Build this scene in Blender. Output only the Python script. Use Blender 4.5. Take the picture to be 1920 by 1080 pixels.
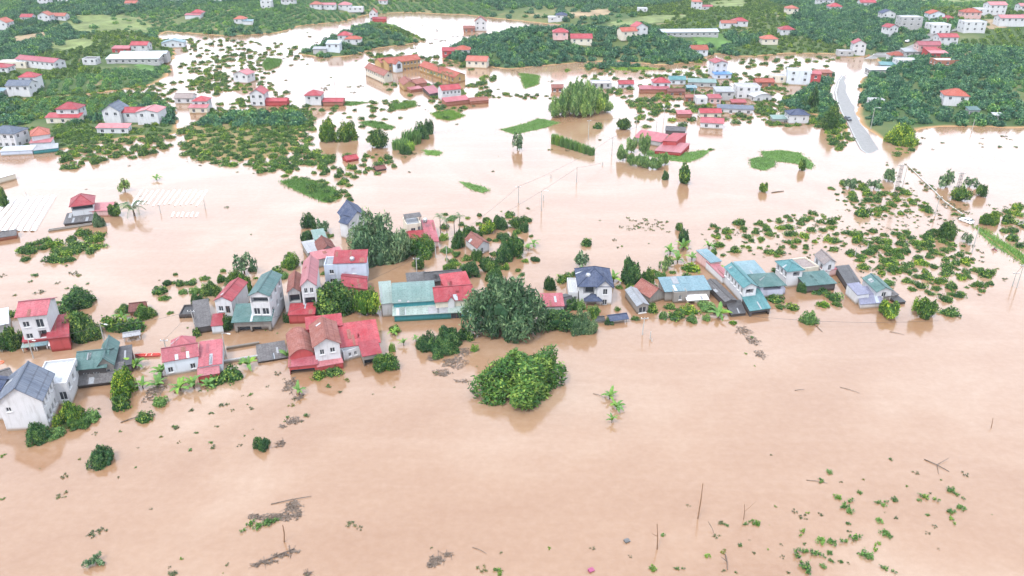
import bpy, bmesh, math, random
import numpy as np
from mathutils import Vector, Matrix, Euler

for o in list(bpy.data.objects): bpy.data.objects.remove(o)
scene = bpy.context.scene
col = scene.collection
random.seed(7); RNG = np.random.default_rng(11)

# ---------------------------------------------------------------- camera
CAM_H, FPX, PITCH = 88.0, 1490.0, math.atan(740.0 / 1490.0)
cam_d = bpy.data.cameras.new('camera'); cam = bpy.data.objects.new('camera', cam_d); col.objects.link(cam)
cam.location = (0, 0, CAM_H); cam.rotation_euler = (math.pi / 2 - PITCH, 0, 0)
cam_d.sensor_width = 36; cam_d.lens = FPX / 1920 * 36; cam_d.clip_start = 1; cam_d.clip_end = 20000
scene.camera = cam
# ---------------------------------------------------------------- sky, sun, exposure
SUN_EL, SUN_AZ = math.radians(58), math.radians(215)      # azimuth clockwise from +Y: behind and left of the camera
W = bpy.data.worlds.new('World'); scene.world = W; W.use_nodes = True
nt = W.node_tree; nt.nodes.clear()
sky = nt.nodes.new('ShaderNodeTexSky'); sky.sky_type = 'NISHITA'; sky.sun_disc = False
sky.sun_elevation = SUN_EL; sky.sun_rotation = SUN_AZ; sky.air_density = 1.0; sky.dust_density = 4.0; sky.ozone_density = 1.0
mixs = nt.nodes.new('ShaderNodeMix'); mixs.data_type = 'RGBA'; mixs.inputs[0].default_value = 0.8
mixs.inputs[7].default_value = (10.3, 11.2, 12.8, 1)          # even overcast cloud deck in front of the blue
bg = nt.nodes.new('ShaderNodeBackground'); bg.inputs[1].default_value = 0.104
wo = nt.nodes.new('ShaderNodeOutputWorld')
nt.links.new(sky.outputs[0], mixs.inputs[6]); nt.links.new(mixs.outputs[2], bg.inputs[0]); nt.links.new(bg.outputs[0], wo.inputs[0])
sd = bpy.data.lights.new('sun', 'SUN'); sun = bpy.data.objects.new('sun', sd); col.objects.link(sun)
sd.energy = 1.4; sd.angle = math.radians(11); sd.color = (1.0, 0.96, 0.9)
sv = Vector((math.sin(SUN_AZ) * math.cos(SUN_EL), math.cos(SUN_AZ) * math.cos(SUN_EL), math.sin(SUN_EL)))
sun.rotation_euler = sv.to_track_quat('Z', 'Y').to_euler(); sun.location = (0, 0, 300)
vs = scene.view_settings; vs.view_transform = 'Standard'; vs.look = 'None'; vs.gamma = 1; vs.exposure = 1.42
scene.cycles.max_bounces = 5; scene.cycles.diffuse_bounces = 2; scene.cycles.glossy_bounces = 2
scene.cycles.transmission_bounces = 2; scene.cycles.volume_bounces = 0; scene.cycles.transparent_max_bounces = 4
scene.cycles.use_adaptive_sampling = True; scene.cycles.adaptive_threshold = 0.02
scene.cycles.caustics_reflective = False; scene.cycles.caustics_refractive = False
try:
    scene.cycles.use_denoising = True
except Exception: pass

# ---------------------------------------------------------------- where a spot of the place lies
CP, SP = math.cos(PITCH), math.sin(PITCH)
def ray(px, py):
    a, b = (px - 960) / FPX, -(py - 540) / FPX
    return Vector((a, CP + b * SP, -SP + b * CP))
def G(px, py, z=0.0):
    d = ray(px, py); t = (z - CAM_H) / d.z
    return Vector((d.x * t, d.y * t, z))
def depth_of(P): return P.y * CP + (CAM_H - P.z) * SP
def ppm(P): return FPX / depth_of(P)                       # photo pixels per metre there

# ---------------------------------------------------------------- materials
M = {}
def new_mat(name):
    m = bpy.data.materials.new(name); m.use_nodes = True
    t = m.node_tree; b = t.nodes['Principled BSDF']
    return m, t, b
def nd(t, typ, **kw):
    n = t.nodes.new(typ)
    for k, v in kw.items():
        if k == 'inp':
            for i, x in v.items(): n.inputs[i].default_value = x
        else: setattr(n, k, v)
    return n
def ramp(t, fac, stops):
    r = nd(t, 'ShaderNodeValToRGB')
    e = r.color_ramp.elements
    while len(e) < len(stops): e.new(0.5)
    for i, (p, c) in enumerate(stops): e[i].position = p; e[i].color = tuple(c) + (1,)
    t.links.new(fac, r.inputs[0]); return r.outputs[0]
def mixc(t, fac, a, b):
    n = nd(t, 'ShaderNodeMix', data_type='RGBA')
    for s, v in ((0, fac), (6, a), (7, b)):
        if hasattr(v, 'links') or hasattr(v, 'is_output'): t.links.new(v, n.inputs[s])
        else: n.inputs[s].default_value = v if s == 0 else tuple(v) + (1,)
    return n.outputs[2]
def noise(t, scale, detail=3, vec=None, rough=0.55):
    n = nd(t, 'ShaderNodeTexNoise', inp={2: scale, 3: detail, 4: rough})
    if vec is not None: t.links.new(vec, n.inputs[0])
    return n.outputs[0]
def world_pos(t): return nd(t, 'ShaderNodeNewGeometry').outputs[0]

def plain(name, c, rough=0.7, var=0.25, scale=1.2, metal=0.0):
    if name in M: return M[name]
    m, t, b = new_mat(name)
    f = noise(t, scale, 4, world_pos(t))
    c1 = tuple(x * (1 - var) for x in c); c2 = tuple(min(1, x * (1 + var * .6)) for x in c)
    t.links.new(ramp(t, f, [(0.3, c1), (0.7, c2)]), b.inputs['Base Color'])
    b.inputs['Roughness'].default_value = rough; b.inputs['Metallic'].default_value = metal; b.inputs['Specular IOR Level'].default_value = .2 if rough > .6 else .5
    M[name] = m; return m

def wall_mat(name, c):
    key = 'wall_' + name
    if key in M: return M[key]
    m, t, b = new_mat(key)
    p = world_pos(t)
    mp = nd(t, 'ShaderNodeMapping', inp={3: (1.6, 1.6, 0.22)}); t.links.new(p, mp.inputs[0])
    streak = noise(t, 1.0, 5, mp.outputs[0], .65)
    blot = noise(t, 0.35, 3, p)
    dirt = tuple(x * .62 for x in (c[0], c[1] * .97, c[2] * .9))
    a = mixc(t, ramp(t, streak, [(0.5, (0, 0, 0)), (0.8, (1, 1, 1))]), c, dirt)
    light = tuple(min(.9, x * 1.1) for x in c)
    cc = mixc(t, ramp(t, blot, [(0.4, (0, 0, 0)), (0.75, (.7, .7, .7))]), a, light)
    # silt line left by the flood close to the water
    sx = nd(t, 'ShaderNodeSeparateXYZ'); t.links.new(p, sx.inputs[0])
    wet = nd(t, 'ShaderNodeMapRange', inp={1: 0.2, 2: 0.75, 3: 1.0, 4: 0.0}); t.links.new(sx.outputs[2], wet.inputs[0])
    cc = mixc(t, wet.outputs[0], cc, (c[0] * .55, c[1] * .42, c[2] * .3))
    t.links.new(cc, b.inputs['Base Color']); b.inputs['Roughness'].default_value = .9; b.inputs['Specular IOR Level'].default_value = .12
    M[key] = m; return m

def roof_mat(name, c, kind='metal'):
    key = 'roof_' + name + kind
    if key in M: return M[key]
    m, t, b = new_mat(key)
    uv = nd(t, 'ShaderNodeUVMap').outputs[0]
    info = nd(t, 'ShaderNodeObjectInfo').outputs[5]
    f1 = noise(t, .45, 5, uv, .65); f2 = noise(t, 2.2, 3, uv)
    sheet = nd(t, 'ShaderNodeTexBrick', offset=0.0, inp={1: (.8, .8, .8, 1), 2: (1.08, 1.08, 1.08, 1), 3: (.62, .62, .62, 1), 4: 1.0, 5: .018 if kind == 'metal' else .03, 6: .0, 7: .2, 8: (1.07 if kind == 'metal' else .6), 9: (4.2 if kind == 'metal' else .45)})
    t.links.new(uv, sheet.inputs[0])
    fade = tuple(min(.85, x * .9 + .045) for x in c); dark = tuple(x * .55 for x in c)
    a = mixc(t, ramp(t, f1, [(.36, (0, 0, 0)), (.66, (.9, .9, .9))]), c, fade)
    a = mixc(t, ramp(t, f2, [(.48, (0, 0, 0)), (.74, (.8, .8, .8))]), a, dark)
    mul = nd(t, 'ShaderNodeMix', data_type='RGBA', blend_type='MULTIPLY', inp={0: .75})
    t.links.new(a, mul.inputs[6]); t.links.new(sheet.outputs[0], mul.inputs[7])
    mul2 = nd(t, 'ShaderNodeMix', data_type='RGBA', blend_type='MULTIPLY', inp={0: 1.0})
    t.links.new(mul.outputs[2], mul2.inputs[6]); t.links.new(ramp(t, info, [(0, (.84, .86, .88)), (1, (1.1, 1.06, 1.04))]), mul2.inputs[7])
    t.links.new(mul2.outputs[2], b.inputs['Base Color'])
    b.inputs['Roughness'].default_value = .5 if kind == 'metal' else .85; b.inputs['Specular IOR Level'].default_value = .22 if kind == 'metal' else .1
    wv = nd(t, 'ShaderNodeTexWave', wave_type='BANDS', bands_direction='X', inp={1: (.8 if kind == 'metal' else .55), 2: 0.0})
    t.links.new(uv, wv.inputs[0])
    bp = nd(t, 'ShaderNodeBump', inp={0: .5, 1: .06}); t.links.new(wv.outputs[1], bp.inputs[2]); t.links.new(bp.outputs[0], b.inputs['Normal'])
    M[key] = m; return m

ROOFC = {'red': (0.228, 0.021, 0.030), 'pink': (0.243, 0.055, 0.070), 'rose': (0.304, 0.103, 0.114), 'orange': (0.251, 0.065, 0.046), 'salmon': (0.289, 0.095, 0.072),
         'brown': (0.129, 0.046, 0.038), 'rust': (0.198, 0.076, 0.061), 'green': (0.042, 0.099, 0.095), 'teal': (0.042, 0.141, 0.152), 'pale_green': (0.190, 0.243, 0.224), 'mint': (0.114, 0.182, 0.167),
         'slate': (0.038, 0.052, 0.095), 'slate_grey': (0.087, 0.106, 0.141), 'lavender': (0.129, 0.137, 0.198), 'sky': (0.114, 0.190, 0.220), 'light': (0.342, 0.361, 0.380), 'grey': (0.228, 0.236, 0.251),
         'fibre': (0.087, 0.084, 0.087), 'dark': (0.038, 0.038, 0.042), 'white': (0.570, 0.578, 0.593), 'taupe': (0.198, 0.167, 0.160), 'cobalt': (0.076, 0.190, 0.418), 'steel': (0.319, 0.350, 0.380)}
TILES = {'slate', 'brown', 'rust', 'slate_grey', 'fibre', 'taupe', 'orange', 'salmon'}
def RM(c): return roof_mat(c, ROOFC[c], 'tile' if c in TILES else 'metal')
WALLC = {'white': (0.416, 0.416, 0.428), 'cream': (0.464, 0.424, 0.352), 'blue': (0.376, 0.424, 0.504), 'grey': (0.288, 0.288, 0.288), 'concrete': (0.192, 0.176, 0.160), 'yellow': (0.336, 0.224, 0.104),
         'pinkw': (0.440, 0.288, 0.272), 'teal': (0.040, 0.176, 0.192), 'redw': (0.304, 0.056, 0.056), 'brickw': (0.240, 0.104, 0.072), 'lav': (0.336, 0.344, 0.416), 'darkw': (0.072, 0.064, 0.064), 'pale': (0.416, 0.448, 0.480)}
def WM(c): return wall_mat(c, WALLC[c])

def glass_mat():
    m, t, b = new_mat('window_glass')
    b.inputs['Base Color'].default_value = (.03, .036, .045, 1); b.inputs['Roughness'].default_value = .12; b.inputs['IOR'].default_value = 1.45
    M['glass'] = m
glass_mat()
plain('frame', (.5, .5, .5), .6, .1); plain('wood', (.16, .09, .05), .7); plain('pole', (.32, .31, .29), .8); plain('wire', (.03, .03, .03), .6, .05)
plain('bark', (.11, .085, .065), .9, .4, 3); plain('twig', (.10, .075, .06), .9, .4, 2); plain('steel', (.35, .36, .38), .5, .2, 2, .6)
plain('plastic', (.80, .80, .82), .4, .06, .6); plain('red_paint', (.45, .06, .05), .45, .25, 2); plain('asphalt', (.135, .13, .125), .5, .25, .8)
plain('kerb', (.42, .40, .37), .8); plain('tyre', (.02, .02, .02), .8, .1); plain('carwhite', (.75, .75, .76), .3, .05); plain('skin', (.42, .25, .18), .6, .05)
plain('cloth_dark', (.04, .045, .06), .9); plain('mud', (.34, .23, .15), .9, .3, .5); plain('blue_paint', (.12, .3, .5), .5); plain('green_tarp', (.03, .33, .22), .6)
plain('silt', (.13, .10, .08), .95, .5, 4); plain('red_light', (.5, .02, .02), .3, .05); plain('head_light', (.8, .8, .75), .2, .05)

def leaf_mat(name, dark, mid, tip, trans=.25):
    m, t, b = new_mat(name)
    at = nd(t, 'ShaderNodeAttribute', attribute_name='lc')
    oi = nd(t, 'ShaderNodeObjectInfo').outputs[5]
    c = ramp(t, at.outputs[2], [(.0, dark), (.55, mid), (1.0, tip)])
    h = ramp(t, oi, [(0, (.74, .82, .74)), (.4, (.95, .97, .95)), (.7, (1.1, 1.1, .9)), (.86, (1.3, 1.22, .75)), (1, (1.75, 1.55, .75))])
    mul = nd(t, 'ShaderNodeMix', data_type='RGBA', blend_type='MULTIPLY', inp={0: 1.0})
    t.links.new(c, mul.inputs[6]); t.links.new(h, mul.inputs[7])
    t.links.new(mul.outputs[2], b.inputs['Base Color'])
    b.inputs['Roughness'].default_value = .5; b.inputs['Specular IOR Level'].default_value = .10
    tr = nd(t, 'ShaderNodeBsdfTranslucent'); t.links.new(mul.outputs[2], tr.inputs[0])
    ms = nd(t, 'ShaderNodeMixShader', inp={0: trans}); out = t.nodes['Material Output']
    t.links.new(b.outputs[0], ms.inputs[1]); t.links.new(tr.outputs[0], ms.inputs[2]); t.links.new(ms.outputs[0], out.inputs[0])
    M[name] = m; return m
leaf_mat('leaf_lychee', (.014, .048, .016), (.058, .135, .034), (.24, .31, .065))
leaf_mat('leaf_dark', (.011, .042, .018), (.042, .110, .038), (.15, .23, .065))
leaf_mat('leaf_feather', (.024, .064, .034), (.092, .165, .080), (.26, .34, .18))
leaf_mat('leaf_bright', (.045, .11, .035), (.11, .21, .06), (.24, .33, .10))
leaf_mat('leaf_wood', (.012, .058, .040), (.048, .140, .080), (.17, .28, .14))
leaf_mat('leaf_euc', (.05, .115, .04), (.14, .25, .08), (.34, .42, .15))
leaf_mat('leaf_grass', (.055, .13, .032), (.11, .21, .05), (.20, .29, .09))
leaf_mat('leaf_young', (.022, .080, .040), (.075, .185, .075), (.22, .34, .12))
leaf_mat('leaf_mid', (.022, .070, .024), (.066, .145, .040), (.18, .26, .07))
leaf_mat('leaf_weed', (.05, .055, .035), (.09, .11, .055), (.19, .19, .09))

# ---------------------------------------------------------------- mesh helpers
class MB:
    def __init__(s): s.v = []; s.f = []; s.uv = []
    def face(s, pts, uvs=None):
        n = len(s.v); s.v += [tuple(p) for p in pts]; s.f.append(tuple(range(n, n + len(pts))))
        s.uv.append(uvs if uvs else [(0, 0)] * len(pts))
    def box(s, c, ax, ay, az):                              # centre, three half-axis vectors
        c, ax, ay, az = Vector(c), Vector(ax), Vector(ay), Vector(az)
        P = [c + ax * i + ay * j + az * k for k in (-1, 1) for j in (-1, 1) for i in (-1, 1)]
        for q in ((0, 2, 3, 1), (4, 5, 7, 6), (0, 1, 5, 4), (2, 6, 7, 3), (0, 4, 6, 2), (1, 3, 7, 5)): s.face([P[i] for i in q])
    def bx(s, x0, x1, y0, y1, z0, z1): s.box(((x0 + x1) / 2, (y0 + y1) / 2, (z0 + z1) / 2), ((x1 - x0) / 2, 0, 0), (0, (y1 - y0) / 2, 0), (0, 0, (z1 - z0) / 2))
    def tube(s, pts, rad, n=6, caps=True):
        pts = [Vector(p) for p in pts]; rad = rad if isinstance(rad, (list, tuple)) else [rad] * len(pts); rings = []
        for i, p in enumerate(pts):
            d = (pts[min(i + 1, len(pts) - 1)] - pts[max(i - 1, 0)]).normalized()
            a = d.orthogonal().normalized() if abs(d.z) > .99 else d.cross(Vector((0, 0, 1))).normalized()
            b = d.cross(a); st = len(s.v)
            for k in range(n):
                t = 2 * math.pi * k / n; s.v.append(tuple(p + (a * math.cos(t) + b * math.sin(t)) * rad[i]))
            rings.append(st)
        for i in range(len(rings) - 1):
            for k in range(n):
                s.f.append((rings[i] + k, rings[i] + (k + 1) % n, rings[i + 1] + (k + 1) % n, rings[i + 1] + k)); s.uv.append([(0, 0)] * 4)
        if caps:
            for st in (rings[0], rings[-1]):
                s.f.append(tuple(range(st, st + n))); s.uv.append([(0, 0)] * n)
    def lathe(s, c, prof, n=10):                            # (r, z) profile about a vertical axis at c
        c = Vector(c); rings = []
        for r, z in prof:
            rings.append(len(s.v))
            for k in range(n):
                t = 2 * math.pi * k / n; s.v.append((c.x + r * math.cos(t), c.y + r * math.sin(t), c.z + z))
        for i in range(len(prof) - 1):
            for k in range(n):
                s.f.append((rings[i] + k, rings[i] + (k + 1) % n, rings[i + 1] + (k + 1) % n, rings[i + 1] + k)); s.uv.append([(0, 0)] * 4)
        for st in (rings[0], rings[-1]): s.f.append(tuple(range(st, st + n))); s.uv.append([(0, 0)] * n)
    def mesh(s, name, off=None):
        me = bpy.data.meshes.new(name)
        v = s.v if off is None else [(a - off.x, b - off.y, c - off.z) for a, b, c in s.v]
        me.from_pydata(v, [], s.f)
        ul = me.uv_layers.new(name='UVMap'); flat = [c for f in s.uv for u in f for c in u]
        ul.data.foreach_set('uv', flat); me.update()
        return me
    def build(s, name, mat, parent=None, off=None, smooth=False):
        me = s.mesh(name, off); me.materials.append(mat)
        if smooth:
            for p in me.polygons: p.use_smooth = True
        return link(name, me, parent)
def link(name, data, parent=None):
    o = bpy.data.objects.new(name, data); col.objects.link(o)
    if parent is not None: o.parent = parent
    return o
def empty(name, loc, rz=0.0):
    o = link(name, None); o.location = loc; o.rotation_euler = (0, 0, rz); o.empty_display_size = .5; return o
def tag(o, label=None, cat=None, group=None, kind=None):
    for k, v in (('label', label), ('category', cat), ('group', group), ('kind', kind)):
        if v: o[k] = v
    return o
def copy_tree(o, parent=None):
    c = o.copy(); col.objects.link(c)
    if parent is not None: c.parent = parent
    for ch in o.children: copy_tree(ch, c)
    return c
HAZE = 0.00007
# ---------------------------------------------------------------- terrain
LAND = [
 ([(-1400,-140),(3200,-140),(3200,236),(1900,239),(1800,236),(1715,240),(1692,264),(1650,262),(1612,215),(1618,150),(1655,118),(1640,103),(1592,107),(1570,100),(1480,100),(1400,106),(1345,101),(1310,115),(1240,122),
   (1150,113),(1060,120),(960,128),(885,122),(835,110),(852,86),(900,71),(970,66),(1060,66),(1120,53),(1040,45),(960,37),(870,27),(760,23),(690,27),(640,40),(560,49),(520,62),(430,67),(370,63),(310,59),(293,68),
   (325,82),(322,100),(312,120),(322,134),(290,158),(170,176),(60,184),(-60,190),(-500,200),(-1400,200)], 2.4, 22),
 ([(-1400,196),(60,191),(285,177),(318,205),(326,240),(322,252),(240,258),(112,282),(-100,284),(-1400,300)], .7, 6),
 ([(560,101),(600,90),(640,63),(690,46),(740,50),(800,75),(770,83),(700,91),(650,106),(600,109)], 2.4, 15),
 ([(345,247),(400,217),(560,207),(582,226),(556,282),(500,296),(430,302),(350,284)], .16, 6),
 ([(1500,172),(1556,140),(1560,190),(1592,250),(1560,247),(1535,215),(1470,200)], .8, 6),
 ([(1828,426),(1840,430),(1880,456),(1930,490),(1990,540),(1990,560),(1920,500),(1870,465)], .2, 1.5),
 ([(1160,120),(1240,127),(1110,131),(1070,127)], .12, 5),
]
LW = [(np.array([(G(x, y).x, G(x, y).y) for x, y in p]), h, w) for p, h, w in LAND]
def psd(poly, X, Y):                                        # signed distance, positive inside
    d = np.full(X.shape, 1e18); ins = np.zeros(X.shape, bool); n = len(poly)
    for i in range(n):
        ax, ay = poly[i]; bx, by = poly[(i + 1) % n]; ex, ey = bx - ax, by - ay
        t = np.clip(((X - ax) * ex + (Y - ay) * ey) / (ex * ex + ey * ey + 1e-9), 0, 1)
        d = np.minimum(d, (X - ax - ex * t) ** 2 + (Y - ay - ey * t) ** 2)
        c = (ay > Y) != (by > Y)
        with np.errstate(all='ignore'): xi = (bx - ax) * (Y - ay) / (by - ay if by != ay else 1e-9) + ax
        ins ^= c & (X < xi)
    d = np.sqrt(d); return np.where(ins, d, -d)
def wob(X, Y, s=1.0): return (np.sin(X * .11 * s + 1.3) * np.cos(Y * .083 * s) + np.sin(X * .043 * s + Y * .06 * s) + .6 * np.sin(X * .31 * s - Y * .27 * s)) / 2.6
BUMPS = [((1840,150), 9.0, 70, 60), ((1130,98), 7.0, 70, 32), ((1880,60), 9.0, 120, 90), ((1000,95), 4.5, 50, 30), ((250,30), 6, 200, 70), ((680,75), 2.0, 30, 25), ((1450,50), 5, 120, 70)]
BW = [(G(*p).x, G(*p).y, a, sx, sy) for p, a, sx, sy in BUMPS]
def height(X, Y):
    X = np.asarray(X, float); Y = np.asarray(Y, float)
    w = wob(X, Y) * 2.5
    H = np.full(X.shape, -1.2); top = np.zeros(X.shape)
    for k, (p, h, wd) in enumerate(LW):
        s = psd(p, X, Y) + (w if wd > 4 else w * .25)
        t = np.clip(s / wd, -1.0, 1.0)
        hh = np.where(t > 0, h * (t * t * (3 - 2 * t)) ** .6 + .05, t * 1.2)
        H = np.maximum(H, hh)
        if k in (0, 2): top = np.maximum(top, np.clip(s / 40, 0, 1))
    B = np.zeros(X.shape)
    for bx, by, a, sx, sy in BW: B += a * np.exp(-((X - bx) / sx) ** 2 - ((Y - by) / sy) ** 2)
    far = np.clip((Y - 640) / 700, 0, 1); B += far * far * (3 - 2 * far) * (75 + 25 * np.sin(X * .006))
    B += np.maximum(0, wob(X, Y, .35)) * 3.0
    return H + top * B
def hz(x, y): return float(height(np.array([x]), np.array([y]))[0])
def GT(px, py):                                             # spot on dry ground or on the water
    if py > 300: return G(px, py)
    z = 0.0
    for _ in range(6):
        P = G(px, py, z); z = .5 * z + .5 * max(0.0, hz(P.x, P.y))
    P = G(px, py, z); return P

xs = np.unique(np.concatenate([np.arange(-640, 641, 4.0), np.geomspace(640, 9000, 24), -np.geomspace(640, 9000, 24)]))
ys = np.unique(np.concatenate([-np.geomspace(10, 4000, 10), np.arange(0, 200, 25.0), np.arange(200, 900, 3.5), np.geomspace(900, 14000, 40)]))
XX, YY = np.meshgrid(xs, ys); ZZ = height(XX, YY)
nx, ny = len(xs), len(ys)
me = bpy.data.meshes.new('ground')
co = np.stack([XX, YY, ZZ], -1).reshape(-1, 3).astype(np.float32)
ii = (np.arange(ny - 1)[:, None] * nx + np.arange(nx - 1)[None, :]).reshape(-1)
fc = np.stack([ii, ii + 1, ii + 1 + nx, ii + nx], 1).astype(np.int32)
def fast_mesh(me, co, fc, k):
    me.vertices.add(len(co)); me.vertices.foreach_set('co', np.asarray(co, np.float32).ravel())
    me.loops.add(len(fc) * k); me.loops.foreach_set('vertex_index', np.asarray(fc, np.int32).ravel())
    me.polygons.add(len(fc)); me.polygons.foreach_set('loop_start', np.arange(0, len(fc) * k, k, dtype=np.int32))
    try: me.polygons.foreach_set('loop_total', np.full(len(fc), k, np.int32))
    except Exception: pass
    me.update(calc_edges=True); me.validate()
fast_mesh(me, co, fc, 4)
me.polygons.foreach_set('use_smooth', np.ones(len(fc), bool))
m, t, b = new_mat('ground_soil'); p = world_pos(t)
n1 = noise(t, .012, 4, p); n2 = noise(t, .25, 4, p); n3 = noise(t, .05, 3, p)
g = ramp(t, n1, [(.3, (.030, .060, .020)), (.5, (.052, .080, .028)), (.64, (.12, .125, .055)), (.78, (.20, .155, .09))])
g = mixc(t, ramp(t, n3, [(.60, (0, 0, 0)), (.75, (.7, .7, .7))]), g, (.30, .20, .12))
g = mixc(t, ramp(t, n2, [(.4, (0, 0, 0)), (.8, (.6, .6, .6))]), g, (.04, .075, .03))
sx = nd(t, 'ShaderNodeSeparateXYZ'); t.links.new(p, sx.inputs[0])
wet = nd(t, 'ShaderNodeMapRange', inp={1: .02, 2: .30, 3: 1.0, 4: 0.0}); t.links.new(sx.outputs[2], wet.inputs[0])
g = mixc(t, wet.outputs[0], g, (.30, .175, .09))
t.links.new(g, b.inputs['Base Color']); b.inputs['Roughness'].default_value = .95; b.inputs['Specular IOR Level'].default_value = .1
me.materials.append(m); tag(link('ground', me), kind='structure')

# ---------------------------------------------------------------- flood water
m, t, b = new_mat('flood_water'); p = world_pos(t)
mp = nd(t, 'ShaderNodeMapping', inp={3: (.9, 1.05, 1)}); t.links.new(p, mp.inputs[0])
s1 = nd(t, 'ShaderNodeTexNoise', inp={2: .015, 3: 5, 4: .5, 8: 2.2}); t.links.new(mp.outputs[0], s1.inputs[0])
s2 = noise(t, .12, 5, mp.outputs[0])
c = ramp(t, s1.outputs[0], [(.32, (.188, .102, .054)), (.5, (.212, .124, .071)), (.68, (.245, .162, .106))])
c = mixc(t, ramp(t, s2, [(.45, (0, 0, 0)), (.8, (.35, .35, .35))]), c, (.184, .098, .051))
ms_ = nd(t, 'ShaderNodeMapping', inp={2: (0, 0, .35), 3: (.010, .11, 1)}); t.links.new(p, ms_.inputs[0]); sk_ = nd(t, 'ShaderNodeTexNoise', inp={2: 1.0, 3: 5, 4: .6, 8: 1.2}); t.links.new(ms_.outputs[0], sk_.inputs[0])
c = mixc(t, ramp(t, sk_.outputs[0], [(.50, (0, 0, 0)), (.74, (.20, .20, .20))]), c, (.30, .215, .155)); c = mixc(t, ramp(t, sk_.outputs[0], [(.28, (.16, .16, .16)), (.44, (0, 0, 0))]), c, (.165, .085, .042))
sp = noise(t, .75, 4, mp.outputs[0], .7); c = mixc(t, ramp(t, sp, [(.38, (0, 0, 0)), (.68, (1, 1, 1))]), mixc(t, .08, c, (.12, .06, .03)), mixc(t, .07, c, (.42, .33, .26)))
t.links.new(c, b.inputs['Base Color'])
b.inputs['IOR'].default_value = 1.6
rr = ramp(t, s2, [(.35, (.09, .09, .09)), (.7, (.16, .16, .16))]); t.links.new(rr, b.inputs['Roughness'])
r1 = nd(t, 'ShaderNodeTexNoise', inp={2: 1.1, 3: 3, 4: .5}); t.links.new(mp.outputs[0], r1.inputs[0])
bp = nd(t, 'ShaderNodeBump', inp={0: .10, 1: .08}); t.links.new(r1.outputs[0], bp.inputs[2]); t.links.new(bp.outputs[0], b.inputs['Normal'])
wb = MB(); wb.face([(-9000, -4000, 0), (9000, -4000, 0), (9000, 14000, 0), (-9000, 14000, 0)])
tag(wb.build('flood_water', m), kind='structure')

# ---------------------------------------------------------------- road on the right
RIB = [(1664,318,1694,308,-.5,-.5),(1630,292,1652,284,-.05,-.1),(1613,280,1645,276,.12,.10),(1600,255,1628,250,.2,.16),(1590,232,1612,230,.25,.2),(1578,212,1602,208,.25,.06),(1568,190,1603,186,.28,-.1),(1564,172,1607,168,.25,-.25),(1570,152,1614,150,.12,-.3),
       (1582,135,1626,134,-.05,-.3),(1596,121,1642,119,-.2,-.25),(1616,112,1655,111,-.1,-.1),(1636,103,1668,104,.6,.6),(1653,92,1690,99,1.6,1.6),(1678,80,1716,88,2.6,2.6),(1706,70,1740,77,3.6,3.6),(1735,62,1762,68,4.6,4.6),(1770,55,1782,59,5.6,5.6),(1810,48,1820,52,6.4,6.4)]
rb = MB(); pl = pr = None; mk = MB()
for xl, yl, xr, yr, zl, zr in RIB:
    def on(x, y, z):
        P = G(x, y, 0)
        if z > .5:
            for _ in range(6): z = max(.3, hz(P.x, P.y) + .8); P = G(x, y, z)
        else: P = G(x, y, z)
        return P
    A, B_ = on(xl, yl, zl), on(xr, yr, zr)
    if pl is not None:
        rb.face([pl, pr, B_, A]); dn = Vector((0, 0, -1.6))
        rb.face([pl, A, A + dn, pl + dn]); rb.face([pr, pr + dn, B_ + dn, B_])
        a0, a1 = pl.lerp(pr, .06), A.lerp(B_, .06); b0, b1 = pl.lerp(pr, .075), A.lerp(B_, .075); up = Vector((0, 0, .012))
        mk.face([a0 + up, b0 + up, b1 + up, a1 + up])
    pl, pr = A, B_
rd = rb.build('road', M['asphalt']); tag(rd, kind='structure')
plain('road_paint', (.7, .7, .68), .7, .2, 2)
mk.build('edge_line', M['road_paint'], rd)

# ---------------------------------------------------------------- open fields on the slopes
FIELDS = [([(95,62),(150,50),(230,46),(285,56),(270,68),(160,72)], 'pale'), ([(80,92),(160,84),(190,96),(110,104)], 'pale'), ([(250,128),(290,126),(285,138),(245,138)], 'lush'), ([(1290,84),(1345,80),(1370,92),(1330,100),(1300,98)], 'lush'),
          ([(1060,36),(1140,28),(1145,38),(1080,42)], 'tan'), ([(1130,52),(1240,44),(1300,48),(1260,60),(1150,62)], 'pale'), ([(1330,18),(1390,12),(1395,32),(1340,30)], 'pale'), ([(1700,10),(1860,4),(1840,22),(1730,24)], 'pale'), ([(1765,140),(1830,132),(1838,144),(1780,148)], 'tan'),
          ([(300,20),(380,12),(400,18),(330,28)], 'pale'), ([(1010,62),(1050,58),(1040,68),(1000,70)], 'pale'), ([(1840,70),(1880,68),(1880,82),(1830,84)], 'tan'), ([(20,78),(80,70),(90,80),(30,88)], 'tan')]
plain('field_pale', (.12, .15, .055), .95, .5, .12); plain('field_lush', (.07, .14, .035), .95, .4, .15); plain('field_tan', (.24, .18, .11), .95, .4, .12)
FW = []
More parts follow.
